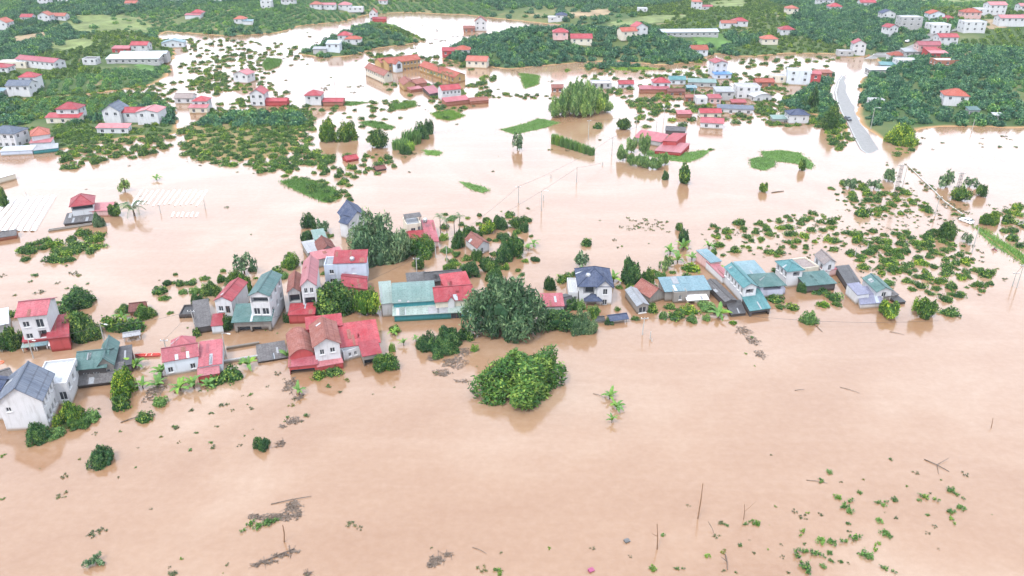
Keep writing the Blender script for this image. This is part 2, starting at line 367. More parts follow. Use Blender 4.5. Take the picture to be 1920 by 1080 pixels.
for poly, kd in FIELDS:
    w_ = np.array([(G(x, y).x, G(x, y).y) for x, y in poly]); FW.append(w_)
    x0, y0 = w_.min(0); x1, y1 = w_.max(0); gx = np.arange(x0, x1 + 3, 3.0); gy = np.arange(y0, y1 + 3, 3.0); GX, GY = np.meshgrid(gx, gy)
    ins_ = psd(w_, GX, GY) + wob(GX, GY, 3) * 2; GZ = np.maximum(height(GX, GY), -.5) + .18; mb_ = MB(); nxg = len(gx)
    for j in range(len(gy) - 1):
        for i in range(nxg - 1):
            if ins_[j, i] > 0: mb_.face([(GX[j, i], GY[j, i], GZ[j, i]), (GX[j, i + 1], GY[j, i + 1], GZ[j, i + 1]), (GX[j + 1, i + 1], GY[j + 1, i + 1], GZ[j + 1, i + 1]), (GX[j + 1, i], GY[j + 1, i], GZ[j + 1, i])])
    if mb_.f: tag(mb_.build('field', M['field_' + kd]), kind='structure')
# ---------------------------------------------------------------- building kit
AVOID = []                                                  # (x, y, radius) kept clear of plants
def solid_polys(mb, polys, t, o):
    for pts, uvs in polys:
        mb.face(pts, uvs); dn = Vector((0, 0, -t)); low = [p + dn for p in pts]
        mb.face(list(reversed(low)))
        for i in range(len(pts)):
            j = (i + 1) % len(pts); mb.face([pts[i], low[i], low[j], pts[j]])
class Frame:
    def __init__(s, O, u, v):
        s.O = O; s.L = u.length; s.D = v.length; s.u = u.normalized(); s.v = v.normalized()
    def p(s, a, b, z): return s.O + s.u * a + s.v * b + Vector((0, 0, z))
def uvp(F, pts, along):
    o = []
    for a, b, z in pts: o.append((a, b + z) if along == 'u' else (b, a + z))
    return o
def roof_polys(F, h, roof, rise, oh):
    L, D = F.L, F.D; P = F.p; out = []
    def add(pts, along): out.append(([P(*q) for q in pts], uvp(F, pts, along)))
    a0, a1, b0, b1 = -oh, L + oh, -oh, D + oh
    if roof == 'gu':
        m = D / 2; k = rise / m; e = h - oh * k; r = h + rise
        add([(a0, b0, e), (a1, b0, e), (a1, m, r), (a0, m, r)], 'u'); add([(a1, b1, e), (a0, b1, e), (a0, m, r), (a1, m, r)], 'u')
    elif roof == 'gv':
        m = L / 2; k = rise / m; e = h - oh * k; r = h + rise
        add([(a0, b1, e), (a0, b0, e), (m, b0, r), (m, b1, r)], 'v'); add([(a1, b0, e), (a1, b1, e), (m, b1, r), (m, b0, r)], 'v')
    elif roof == 'hip':
        i = min(L, D) / 2; k = rise / i; e = h - oh * k; r = h + rise
        if L >= D: c, d = (i, D / 2, r), (L - i, D / 2, r)
        else: c, d = (L / 2, i, r), (L / 2, D - i, r)
        A, B_, C, E = (a0, b0, e), (a1, b0, e), (a1, b1, e), (a0, b1, e)
        if L >= D: add([A, B_, d, c] if L > D + .1 else [A, B_, c], 'u'); add([C, E, c, d] if L > D + .1 else [C, E, c], 'u'); add([E, A, c], 'v'); add([B_, C, d], 'v')
        else: add([E, A, c, d], 'v'); add([B_, C, d, c], 'v'); add([A, B_, c], 'u'); add([C, E, d], 'u')
    elif roof == 'shed':
        k = rise / D; add([(a0, b0, h - oh * k), (a1, b0, h - oh * k), (a1, b1, h + rise + oh * k), (a0, b1, h + rise + oh * k)], 'u')
    elif roof in ('av', 'au'):
        n = 10; W_ = (L if roof == 'av' else D)
        for i in range(n):
            q = []
            for s in (i, i + 1):
                x = -oh + (W_ + 2 * oh) * s / n; z = h - .1 + rise * math.sin(math.pi * s / n) ** .9 if 0 < s < n else h - .1
                q.append((x, z))
            (x0, z0), (x1, z1) = q
            if roof == 'av': add([(x0, b1, z0), (x0, b0, z0), (x1, b0, z1), (x1, b1, z1)], 'v')
            else: add([(a0, x0, z0), (a1, x0, z0), (a1, x1, z1), (a0, x1, z1)], 'u')
    elif roof == 'flat':
        add([(0.2, .2, h - .35), (L - .2, .2, h - .35), (L - .2, D - .2, h - .35), (.2, D - .2, h - .35)], 'u')
    return out
def auto_windows(face, rows, cols, h, length):
    o = []; w = min(1.3, length / cols * .5)
    for r in range(rows):
        z = h - 2.15 - r * 3.1
        for c in range(cols): o.append((face, (c + .5) / cols * length, z, w, 1.35, 'win'))
    return o
def block(root, F, h, z0, roof, rise, rc, wc, win, oh, posts=False, near=False, base=-1.0):
    off = root.location; L, D, P = F.L, F.D, F.p
    faces = {'f': ((0, 0), (1, 0), L, (0, 1)), 'r': ((L, 0), (0, 1), D, (-1, 0)), 'b': ((L, D), (-1, 0), L, (0, -1)), 'l': ((0, D), (0, -1), D, (1, 0))}
    ops = {k: [] for k in faces}
    for w in win:
        if len(w) == 3: 
            for q in auto_windows(w[0], w[1], w[2], h, faces[w[0]][2]): ops[q[0]].append(q)
        else:
            q = list(w); q[1] = q[1] * faces[q[0]][2]; ops[q[0]].append(tuple(q))
    wb = MB(); zb = z0 + base
    for k, (o, d, ln, n) in faces.items():
        if posts: continue
        T = lambda a, z, dep=0.0: P(o[0] + d[0] * a + n[0] * dep, o[1] + d[1] * a + n[1] * dep, z)
        rects = []
        for q in ops[k]:
            a0, a1 = max(.1, q[1] - q[3] / 2), min(ln - .1, q[1] + q[3] / 2); q0, q1 = q[2], min(q[2] + q[4], h - .15)
            if a1 - a0 > .2 and q1 - max(q0, -.5) > .2: rects.append((a0, a1, max(q0, -.6), q1, q[5]))
        ca = sorted({0.0, ln} | {r[0] for r in rects} | {r[1] for r in rects}); cz = sorted({base, h} | {r[2] for r in rects} | {r[3] for r in rects})
        for i in range(len(ca) - 1):
            for j in range(len(cz) - 1):
                x, z = (ca[i] + ca[i + 1]) / 2, (cz[j] + cz[j + 1]) / 2
                if any(r[0] < x < r[1] and r[2] < z < r[3] for r in rects): continue
                wb.face([T(ca[i], cz[j]), T(ca[i + 1], cz[j]), T(ca[i + 1], cz[j + 1]), T(ca[i], cz[j + 1])])
        for a0, a1, q0, q1, kind in rects:
            dep = .22 if kind in ('win', 'door') else 1.3
            for (sa, sz), (ea, ez) in (((a0, q0), (a1, q0)), ((a1, q0), (a1, q1)), ((a1, q1), (a0, q1)), ((a0, q1), (a0, q0))):
                wb.face([T(sa, sz), T(ea, ez), T(ea, ez, dep), T(sa, sz, dep)])
            if kind == 'void':
                wb.face([T(a0, q0, dep), T(a1, q0, dep), T(a1, q1, dep), T(a0, q1, dep)])
                gl = MB(); gl.face([T(a0 + .15, q0, dep - .03), T(a1 - .15, q0, dep - .03), T(a1 - .15, q1 - .25, dep - .03), T(a0 + .15, q1 - .25, dep - .03)])
                gl.build('doorway', M['glass'], root, off)
                continue
            fm = MB(); t = .07
            dx, dn = (T(1, 0) - T(0, 0)).normalized(), (T(0, 0, 1) - T(0, 0)).normalized(); up = Vector((0, 0, 1))
            def bar(x0, x1, y0, y1): fm.box(T((x0 + x1) / 2, (y0 + y1) / 2, .14), dx * (x1 - x0) / 2, dn * .04, up * (y1 - y0) / 2)
            bar(a0, a0 + t, q0, q1); bar(a1 - t, a1, q0, q1); bar(a0 + t, a1 - t, q0, q0 + t); bar(a0 + t, a1 - t, q1 - t, q1)
            bar((a0 + a1) / 2 - .03, (a0 + a1) / 2 + .03, q0 + t, q1 - t)
            if kind == 'win': fm.box(T((a0 + a1) / 2, q0 - .05, -.08), dx * ((a1 - a0) / 2 + .12), dn * .1, up * .05)
            wo_ = fm.build('window' if kind == 'win' else 'door', M['frame'] if kind == 'win' else M['wood'], root, off)
            pn = MB(); pn.face([T(a0 + t, q0 + t, .17), T(a1 - t, q0 + t, .17), T(a1 - t, q1 - t, .17), T(a0 + t, q1 - t, .17)])
            pn.build('pane', M['glass'], wo_, off)
    if posts:
        nl = max(2, int(L / 3) + 1)
        for i in range(nl):
            for b in (.12, D - .12):
                c = P(.12 + (L - .24) * i / (nl - 1), b, (h + base) / 2)
                pm = MB(); pm.box(c, F.u * .09, F.v * .09, Vector((0, 0, (h - base) / 2 - .02))); pm.build('post', WM(wc), root, off)
    else:
        # gable ends and the deck under the roof
        if roof == 'gu':
            for a in (0, L): wb.face([P(a, 0, h), P(a, D, h), P(a, D / 2, h + rise - .02)])
        elif roof == 'gv':
            for b in (0, D): wb.face([P(0, b, h), P(L, b, h), P(L / 2, b, h + rise - .02)])
        elif roof == 'shed':
            for a in (0, L): wb.face([P(a, 0, h), P(a, D, h), P(a, D, h + rise - .02)])
            wb.face([P(0, D, h), P(L, D, h), P(L, D, h + rise - .02), P(0, D, h + rise - .02)])
        elif roof in ('av', 'au'):
            W_ = L if roof == 'av' else D
            for e in (0, D if roof == 'av' else L):
                pts = []
                for s in range(11):
                    x = W_ * s / 10; z = h + (rise - .1) * math.sin(math.pi * s / 10) ** .9 if 0 < s < 10 else h
                    pts.append(P(x, e, z) if roof == 'av' else P(e, x, z))
                wb.face(pts)
        elif roof == 'flat':
            g_ = h + .004
            for (x0, x1, y0, y1) in ((0, L, 0, .2), (0, L, D - .2, D), (0, .2, .2, D - .2), (L - .2, L, .2, D - .2)):
                wb.face([P(x0, y0, g_), P(x1, y0, g_), P(x1, y1, g_), P(x0, y1, g_)])
            for (x0, y0, x1, y1) in ((.2, .2, L - .2, .2), (L - .2, .2, L - .2, D - .2), (L - .2, D - .2, .2, D - .2), (.2, D - .2, .2, .2)):
                wb.face([P(x0, y0, h), P(x1, y1, h), P(x1, y1, h - .4), P(x0, y0, h - .4)])
        wb.build('wall', WM(wc), root, off)
    rm = MB(); solid_polys(rm, roof_polys(F, h, roof, rise, oh), .1, off)
    ro = rm.build('roof', RM(rc), root, off)
    Q = roof_polys(F, h, roof, rise, oh)[0][0]
    if near and len(Q) == 4 and roof != 'flat' and F.L * F.D > 18:
        rr = random.Random(int(F.O.x * 31 + F.O.y * 17)); nrm = (Q[1] - Q[0]).cross(Q[3] - Q[0]).normalized(); nrm = -nrm if nrm.z < 0 else nrm
        for q_ in range(rr.randint(2, 4) + int(F.L * F.D / 60)):
            s0, w_ = rr.uniform(.03, .8), rr.uniform(.05, .14); t0, l_ = rr.choice((.02, .02, .3, .5)), rr.uniform(.3, .48)
            B4 = lambda s, t: (Q[0].lerp(Q[1], s)).lerp(Q[3].lerp(Q[2], s), t)
            c4 = [B4(s, t) + nrm * .035 for s, t in ((s0, t0), (s0 + w_, t0), (s0 + w_, t0 + l_), (s0, t0 + l_))]
            pm = MB(); solid_polys(pm, [(c4, [(0, 0), (1, 0), (1, 3), (0, 3)])], .03, off)
            pm.build('roof_sheet', RM(rr.choice((rc, rc, 'rust' if rc in ('red', 'pink', 'rose', 'rust', 'brown') else 'grey', 'steel' if rr.random() < .35 else rc))), ro, off)
    cap = None
    if roof == 'gu': cap = [(-oh, D / 2), (L + oh, D / 2)]
    elif roof == 'gv': cap = [(L / 2, -oh), (L / 2, D + oh)]
    elif roof == 'hip' and abs(L - D) > .6: i = min(L, D) / 2; cap = [(i, D / 2), (L - i, D / 2)] if L > D else [(L / 2, i), (L / 2, D - i)]
    if cap:
        cm = MB(); A, B_ = P(*cap[0], h + rise + .02), P(*cap[1], h + rise + .02); dd = (B_ - A)
        cm.box((A + B_) / 2, dd / 2, dd.normalized().cross(Vector((0, 0, 1))) * .16, Vector((0, 0, .06)))
        if roof == 'hip':
            e = h - oh * rise / (min(L, D) / 2)
            for (a, b, q) in ((-oh, -oh, A), (-oh, D + oh, A if L > D else B_), (L + oh, -oh, B_ if L > D else A), (L + oh, D + oh, B_)):
                cm.tube([P(a, b, e + .03), q], .09, 5)
        cm.build('ridge_cap', RM(rc), ro, off)
def K(fl, fr, b, h, roof='gu', rise=1.5, rc='red', wc='white', win=(), oh=.35, posts=False, zb=None, base=-1.0):
    return dict(fl=fl, fr=fr, b=b, h=h, roof=roof, rise=rise, rc=rc, wc=wc, win=win, oh=oh, posts=posts, zb=zb, base=base)
def house(label, blocks, name='house', cat='house', group=None, land=True):
    root = None
    for k in blocks:
        zb = 0.0
        if k['zb'] is not None: zb = k['zb']
        elif land:
            for _ in range(5):
                P = G(*k['fl'], zb + k['h']); zb = max(0.0, hz(P.x, P.y)) if P.y > 200 else 0.0
        O = G(*k['fl'], zb + k['h']); R = G(*k['fr'], zb + k['h']); u = R - O
        if isinstance(k['b'], (int, float)):
            v = Vector((-u.y, u.x, 0)).normalized() * k['b']
        else:
            s, x, y = k['b']; Bp = G(x, y, zb + k['h']); v = (Bp - O) if s == 'L' else (Bp - R)
            n = Vector((-u.y, u.x, 0)).normalized(); lat = v.dot(u.normalized()); dp = max(2.0, v.dot(n))
            v = n * dp + u.normalized() * max(-.45 * dp, min(.45 * dp, lat))
        O.z = zb
        F = Frame(O, u, v)
        if root is None:
            c = F.p(F.L / 2, F.D / 2, 0); root = empty(name, c); root.location.z = zb
        block(root, F, k['h'], 0.0, k['roof'], k['rise'], k['rc'], k['wc'], k['win'], k['oh'], k['posts'], k['fl'][1] > 370, base=k['base'])
        c = F.p(F.L / 2, F.D / 2, 0); AVOID.append((c.x, c.y, max(F.L, F.D) * .55 + 1.0))
    tag(root, label, cat, group); return root
def far(label, x, y, w, d, h, roof='hip', rise=1.6, rc='red', wc='white', yaw=0.0, win=None, extra=(), name='house', cat='house'):
    """house whose front foot stands at photo spot x, y; sizes in metres"""
    w *= .9; d *= .9; h *= .93
    P = GT(x, y); a = math.radians(yaw); u = Vector((math.cos(a), math.sin(a), 0)); v = Vector((-u.y, u.x, 0))
    root = empty(name, P)
    rows = max(1, int((h + .6) / 3.1)); win = win if win is not None else [('f', rows, max(2, int(w / 3.5))), ('r' if x < 960 else 'l', rows, 2)]
    block(root, Frame(P - u * w / 2, u * w, v * d), h, 0, roof, rise, rc, wc, win, .4)
    AVOID.append((P.x + v.x * d / 2, P.y + v.y * d / 2, max(w, d) * .44 + .2))
    for (dx, dy, w2, d2, h2, rf, rs, c2, wc2) in extra:
        O = P + u * (dx - w2 / 2) + v * dy
        block(root, Frame(O, u * w2, v * d2), h2, 0, rf, rs, c2, wc2, [('f', 1, max(1, int(w2 / 4)))] if h2 > 2.4 else [], .35)
        AVOID.append((O.x, O.y, w2 * .6))
    tag(root, label, cat); return root

# ---------------------------------------------------------------- the flooded hamlet along the road (nearest first)
N = False
house('tall white house with blue grey gable roof and blank pale end wall', [
  K((-6,752),(76,748),('R',98,700),6.6,'gv',2.7,'slate_grey','white',[('r',2,5),('f',.2,4.2,.9,.9,'win')],.4),
  K((-60,735),(-8,742),6,5.6,'gu',1.6,'slate','white',[],.3)], land=N)
house('pale flat roofed house joined behind the blue grey gable house', [
  K((62,724),(124,717),('R',143,671),5.0,'flat',0,'light','white',[('f',.8,1.2,1.3,1.8,'win'),('r',1,3)],0)], land=N)
house('green tiled roof house with cross gable and blackened lean-to roofs', [
  K((143,690),(196,685),7,3.4,'gu',1.7,'green','darkw',[('f',.3,.4,1.2,1.6,'win'),('f',.65,.4,1.2,1.6,'win')],.5),
  K((183,684),(210,680),9,3.6,'gv',1.5,'green','concrete',[('f',.5,.6,1.4,1.6,'win')],.4),
  K((142,722),(226,712),4.2,.9,'shed',1.5,'fibre','darkw',[],.25),
  K((217,687),(245,682),7,2.0,'shed',.6,'dark','darkw',[],.2)], land=N)
house('three storey pink roofed house with red annex roof and shop awnings', [
  K((32,592),(84,587),7.5,8.2,'gu',1.5,'pink','white',[('f',.22,5.3,1.3,1.3,'win'),('f',.72,4.9,1.5,2.0,'win'),('f',.22,2.5,1.3,1.2,'win'),('f',.72,2.4,1.6,1.8,'void')],.5),
  K((90,634),(127,630),('R',129,596),3.4,'shed',.9,'red','redw',[],.3),
  K((43,640),(90,634),2.0,2.2,'shed',.8,'red','redw',[('f',.3,-.3,2.2,1.8,'void'),('f',.75,-.3,2.2,1.8,'void')],.2),
  K((40,652),(64,649),1.6,1.35,'shed',.3,'pale_green','white',[],.1,True), K((66,649),(88,646),1.6,1.35,'shed',.3,'sky','white',[],.1,True),
  K((91,648),(126,642),2,1.2,'shed',.3,'white','white',[],.1,True)], land=N)
house('low house with pale weathered flat roof at the left edge', [K((-30,615),(14,606),7,2.8,'shed',.6,'light','grey',[],.3)], land=N)
house('dark roofed shed beside the blue grey gable house', [K((-12,716),(24,704),4,1.8,'gu',.7,'fibre','concrete',[],.2), K((-8,731),(30,722),2.6,1.4,'shed',.4,'dark','darkw',[],.2)], 'shed', 'shed', land=N)
house('small open pavilion with grey roof and white posts beside the broad tree', [K((231,632),(262,627),2.2,1.4,'gu',.4,'grey','white',[],.15,True)], 'pavilion', 'pavilion', land=N)
house('low farmhouse with dark tile roof among shrubs', [K((243,583),(270,580),4,1.3,'gu',1.0,'brown','brickw',[],.3)], land=N)
house('pink roofed house with pale side wall beside the red boat', [
  K((306,677),(371,666),5.2,3.7,'gu',1.5,'pink','pale',[('f',.15,.8,1.0,1.2,'win'),('f',.8,.8,1.0,1.2,'win')],.25),
  K((322,657),(364,650),4.6,4.6,'hip',1.8,'pink','white',[],.3)], land=N)
house('pink metal shed roof with lower front awning right of the pink house', [
  K((373,687),(415,681),8.5,2.8,'shed',.9,'pink','pale',[],.2), K((371,705),(411,699),2.0,1.7,'shed',.8,'rose','redw',[],.1)], 'shed', 'shed', land=N)
house('small white house with red gable roof and red porch roof', [
  K((402,562),(433,563),9.5,5.6,'gv',1.0,'red','white',[('f',.3,2.7,1.1,1.3,'win'),('f',.72,2.3,1.0,1.8,'door')],.3),
  K((396,611),(417,609),4.5,2.2,'shed',.6,'red','pale',[],.15)], land=N)
house('long blackened fibre cement shed left of the small red gable house', [K((367,614),(396,609),12.5,1.7,'shed',.6,'fibre','darkw',[],.2), K((335,590),(372,588),5,1.0,'flat',0,'dark','darkw',[],0)], 'shed', 'shed', land=N)
house('three storey house with green gable roof above a wide green shop roof', [
  K((467,553),(503,553),10.5,8.6,'gv',1.0,'green','white',[('f',.5,6.6,3.8,1.4,'void'),('f',.28,3.7,1.4,1.6,'win'),('f',.74,3.7,1.5,1.6,'win'),('r',2,3)],.35),
  K((438,602),(506,599),5.2,3.0,'shed',1.3,'green','concrete',[('f',.25,-.4,2.8,1.9,'void'),('f',.7,-.4,3.6,1.7,'void')],.5),
  K((508,551),(521,550),5,4.2,'shed',.5,'teal','white',[],.2)], land=N)
house('narrow white house with long pink gable roof and arched balcony', [
  K((564,535),(591,533),13.5,8.0,'gv',1.5,'rose','white',[('f',.3,5.9,.8,1.3,'win'),('f',.7,5.9,.8,1.3,'win'),('f',.5,2.8,2.4,2.0,'void')],.3),
  K((541,590),(589,588),4,2.4,'shed',.7,'red','redw',[('f',.8,-.4,1.6,1.8,'door')],.2)], land=N)
house('rusty roofed house with dark balcony beside the narrow pink roofed house', [
  K((539,547),(562,545),9,6.0,'gv',1.1,'rust','grey',[('f',.5,3.2,2.4,1.9,'void')],.25)], land=N)
house('pale blue two storey house with red roof and lower red annex', [
  K((607,497),(686,494),5.2,5.2,'flat',0,'grey','blue',[('f',.17,2.7,1.1,1.1,'win'),('f',.5,2.3,.7,.8,'win'),('f',.7,2.5,1.0,1.5,'win'),('f',.17,.3,1.2,1.0,'win'),('f',.38,.3,1.0,1.0,'win')],0),
  K((626,493),(686,491),4.8,5.6,'shed',1.2,'red','blue',[],.25),
  K((641,535),(687,541),('L',640,512),2.6,'gu',1.0,'red','brickw',[],.3)], land=N)
house('old farmhouse with dark brown tile roof behind the pale blue house', [K((600,472),(630,467),7,2.6,'gv',1.6,'brown','concrete',[],.3), K((578,474),(600,470),7,2.2,'shed',.5,'grey','concrete',[],.2)], land=N)
house('low green tarp roofed hut behind the brown farmhouse', [K((590,449),(612,446),6,2.4,'shed',.5,'mint','grey',[],.2)], 'hut', 'hut', land=N)
house('long low shed with faded pink roof behind the pale blue house', [K((590,487),(644,476),3.8,2.6,'shed',.6,'rose','grey',[],.2)], 'shed', 'shed', land=N)
house('green roofed warehouse with teal front wall and red roofed house part', [
  K((739,590),(886,582),6,1.9,'shed',1.8,'pale_green','teal',[('f',.79,-.3,2.4,1.7,'door')],.4),
  K((738,567),(815,562),9.5,3.9,'au',2.2,'mint','teal',[],.3),
  K((716,569),(737,567),9,3.6,'shed',1.2,'pale_green','grey',[],.2),
  K((817,565),(888,559),8,4.1,'gu',1.6,'red','cream',[],.3), K((840,563),(852,562),2.5,4.3,'gv',.9,'red','white',[],.2),
  K((834,538),(881,532),5,5.0,'shed',.9,'red','redw',[],.3)], 'warehouse', 'warehouse', land=N)
house('black fibre cement roofed shed behind the green warehouse', [K((800,527),(866,521),5,2.6,'gu',1.2,'dark','darkw',[],.3), K((765,531),(800,528),5,2.2,'shed',.4,'fibre','concrete',[],.2)], 'shed', 'shed', land=N)
house('white two storey house with brown tile roof among red barrel and metal roofs', [
  K((589,648),(636,641),9,5.6,'gv',1.5,'rust','white',[('f',.28,3.2,.9,1.2,'win'),('f',.7,3.4,1.0,1.1,'win')],.45),
  K((544,668),(587,661),9.5,3.2,'av',1.5,'rust','redw',[],.2), K((542,687),(594,682),4.6,2.0,'shed',.9,'pink','redw',[('f',.45,-.6,5.0,1.7,'void')],.2),
  K((575,617),(641,609),4,4.2,'shed',.7,'red','redw',[],.2), K((637,651),(712,641),8.5,3.1,'shed',.9,'red','white',[],.2),
  K((681,667),(714,661),4.4,2.6,'shed',.7,'red','concrete',[('f',.4,-.4,2.8,1.9,'void')],.25),
  K((595,688),(643,679),2.6,1.5,'shed',.5,'rose','redw',[],.1), K((643,659),(678,650),3.5,2.5,'flat',0,'light','white',[('f',.35,.9,.6,.9,'win'),('f',.65,.9,.6,.9,'win')],0)], land=N)
house('low sunken yard roof of blackened slabs left of the red barrel roof', [K((484,678),(538,669),6.5,.5,'shed',.4,'fibre','darkw',[],.1)], 'shed', 'shed', land=N)
house('grey yard wall standing in water beside the blackened slab roof', [K((420,677),(483,667),.5,.7,'flat',0,'grey','grey',[],0), K((424,652),(486,642),.5,.6,'flat',0,'grey','concrete',[],0)], 'yard_wall', 'wall', land=N)
house('small house with pink red roof behind the giant feathery tree', [K((1017,574),(1057,573),4.6,2.3,'shed',.9,'pink','grey',[],.2), K((1058,572),(1080,567),5,1.6,'gu',.6,'dark','darkw',[],.2)], land=N)
house('white two storey villa with slate blue hip roof and blue porch', [
  K((1087,533),(1147,533),9,5.2,'hip',2.3,'slate','white',[('f',.30,2.6,2.6,1.9,'void'),('f',.80,2.9,1.1,1.5,'win'),('f',.80,.1,1.1,1.4,'win'),('l',2,3)],.6),
  K((1120,537),(1148,537),3.5,4.9,'gv',1.6,'slate','white',[('f',.55,2.7,1.1,1.5,'win'),('f',.55,.0,1.1,1.4,'win')],.4),
  K((1098,562),(1127,562),2.6,1.7,'hip',.9,'slate','white',[],.35,True), K((1096,537),(1120,537),1.2,4.4,'shed',.3,'mint','white',[],.1,True),
  K((1067,548),(1084,548),8,2.6,'flat',0,'light','white',[('f',.7,.3,.8,1.2,'win')],0)], 'villa', 'villa', land=N)
house('long low gatehouse with slate blue roof and white posts in the water', [K((1145,600),(1177,596),2.4,1.2,'gu',.6,'slate','white',[],.25,True)], 'pavilion', 'pavilion', land=N)
house('tiny flooded hut with dark roof left of the low blue gatehouse', [K((1117,601),(1133,600),1.8,.8,'gu',.5,'dark','white',[],.2)], 'hut', 'hut', land=N)
house('grey concrete shed with slab roof and shuttered front', [K((1195,573),(1216,570),('L',1173,543),2.2,'gv',.6,'grey','concrete',[('f',.5,.1,1.9,1.5,'win')],.2)], 'shed', 'shed', land=N)
house('old house with orange red tile roof left of the light blue roof', [K((1219,556),(1246,548),6,2.0,'gv',1.7,'rust','concrete',[],.3)], land=N)
house('light blue metal roofed house behind the concrete box', [K((1248,546),(1332,542),6,2.8,'shed',.7,'sky','concrete',[],.3)], land=N)
house('unfinished concrete box house with open flat roof and white canopy', [
  K((1264,549),(1289,547),('L',1253,532),2.9,'flat',0,'taupe','concrete',[('f',.5,.9,.7,1.2,'win'),('l',.5,.9,.8,1.0,'win')],0),
  K((1290,562),(1327,560),4,1.3,'shed',.5,'white','cream',[('f',.2,-.4,1.6,1.2,'void'),('f',.75,-.4,1.6,1.2,'void')],.3)], land=N)
house('long dark fibre cement shed left of the teal roofed house', [K((1360,565),(1381,562),('L',1322,527),1.7,'gv',.4,'fibre','darkw',[],.2)], 'shed', 'shed', land=N)
house('low black slab roof in the water in front of the long dark shed', [K((1371,589),(1398,586),('L',1361,567),.8,'shed',.3,'dark','darkw',[],.15)], 'shed', 'shed', land=N)
house('long white walled house with bright teal roof running away from the road', [
  K((1395,538),(1419,535),('L',1360,500),4.6,'gv',.9,'teal','white',[('f',.5,2.6,2.0,1.2,'void'),('l',1,6)],.3),
  K((1333,492),(1352,489),7,2.8,'shed',.5,'sky','pinkw',[],.2), K((1355,520),(1372,518),9,1.9,'shed',.4,'rose','white',[],.1)], land=N)
house('low shed with pale striped teal roof at the water edge', [K((1407,582),(1444,577),('L',1386,548),1.7,'shed',.4,'teal','darkw',[('f',.5,-.5,4.2,1.5,'void')],.25)], 'shed', 'shed', land=N)
house('lavender walled house with dark green hip roof', [
  K((1427,535),(1471,532),6.5,3.4,'hip',1.4,'green','lav',[('f',.5,2.0,4.4,1.0,'void')],.5), K((1428,543),(1473,541),2,1.6,'flat',0,'fibre','lav',[],0),
  K((1398,516),(1436,513),7,2.8,'shed',.5,'sky','grey',[],.2)], land=N)
house('white two storey house with teal hip roof and long green shop roof', [
  K((1478,507),(1506,504),('L',1457,489),4.8,'hip',1.0,'teal','white',[('f',.6,2.9,1.8,1.2,'void'),('l',1,3)],.4),
  K((1513,535),(1567,530),('L',1490,518),2.1,'shed',.8,'green','darkw',[],.3), K((1506,503),(1536,499),6,2.8,'flat',0,'taupe','cream',[],0)], land=N)
house('small white house with taupe gable roof behind the green shop roof', [K((1546,494),(1567,490),('L',1529,477),4.2,'gv',1.1,'taupe','white',[('f',.55,2.0,1.0,1.5,'win'),('l',1,2)],.3),
  K((1546,508),(1569,504),1.5,2.0,'shed',.4,'pink','pinkw',[],.1)], land=N)
house('black roofed lean-to between the taupe gable house and the lavender roofs', [K((1588,532),(1613,529),('L',1567,501),1.6,'shed',.3,'dark','darkw',[],.1)], 'shed', 'shed', land=N)
house('long house with grey green gable roof beside lavender roofs', [K((1645,546),(1673,543),('L',1619,521),3.0,'gv',.9,'green','white',[('f',.5,1.3,1.2,1.2,'win')],.3),
  K((1658,556),(1684,552),4,1.4,'shed',.5,'fibre','concrete',[],.2)], land=N)
house('lavender blue metal roofs with white parapet at the water edge', [K((1614,570),(1655,567),('L',1604,542),1.4,'shed',.6,'lavender','white',[],.2), K((1608,553),(1630,550),('L',1588,535),2.6,'shed',.4,'lavender','white',[],.1)], 'shed', 'shed', land=N)
house('low black tarp roof right of the grey green gable house', [K((1682,567),(1698,565),6,.7,'shed',.3,'dark','darkw',[],.1)], 'shed', 'shed', land=N)
# second row
house('white house with slate blue cross gable roof behind the feathery giant', [
  K((653,417),(688,404),('L',635,396),5.4,'gv',2.4,'slate','white',[('f',.6,2.6,1.3,1.7,'win'),('f',.6,-.2,1.3,1.6,'win'),('l',2,3)],.5),
  K((651,419),(668,412),3,5.0,'gv',1.3,'slate','white',[('f',.5,3.2,.9,1.1,'win')],.3)], land=N)
house('white and pink house with damaged roof terrace', [
  K((762,421),(789,418),6,4.4,'flat',0,'grey','cream',[('f',.45,1.8,1.3,1.3,'win'),('f',.88,1.8,.8,1.6,'win')],0),
  K((760,409),(790,405),2,5.6,'shed',.4,'fibre','concrete',[],.1,True),
  K((800,452),(822,452),('L',791,420),2.0,'shed',1.2,'pink','pinkw',[],.2), K((764,446),(795,444),3,1.6,'shed',.8,'red','pinkw',[],.2)], land=N)
house('small white gabled house with dark red roof among round trees', [K((895,464),(917,455),('L',873,447),2.6,'gv',1.3,'rust','white',[('f',.4,.5,.9,1.4,'win')],.3)], land=N)
house('farmhouse with red hip roof on an open upper floor', [
  K((132,385),(173,380),7,4.6,'hip',2.0,'red','white',[('f',.5,2.8,6.0,1.5,'void')],.5),
  K((168,396),(206,394),5.5,2.0,'shed',.6,'rose','pinkw',[],.2), K((120,419),(176,413),7.5,.8,'shed',.5,'fibre','darkw',[],.2)], land=N)
house('sunken grey yard wall in front of the red hip farmhouse', [K((90,432),(172,420),1.2,.5,'flat',0,'grey','grey',[],0)], 'yard_wall', 'wall', land=N)
house('long pale roofed shed cut by the left edge beyond the white rows', [K((-45,345),(28,325),7,2.2,'shed',.8,'white','cream',[],.3)], 'shed', 'shed', land=N)
house('low dark roofed hut at the end of the white rows', [K((-10,446),(30,440),4,1.2,'gu',.8,'fibre','brickw',[],.2)], 'hut', 'hut', land=N)
house('small red tiled hut sunk among the orchard bushes', [K((650,300),(672,296),4,1.0,'gu',1.0,'red','redw',[],.2)], 'hut', 'hut', land=N)
house('tiny dark roofed hut sunk at the orchard edge', [K((706,318),(724,315),3.5,.8,'gu',.7,'brown','darkw',[],.2)], 'hut', 'hut', land=N)
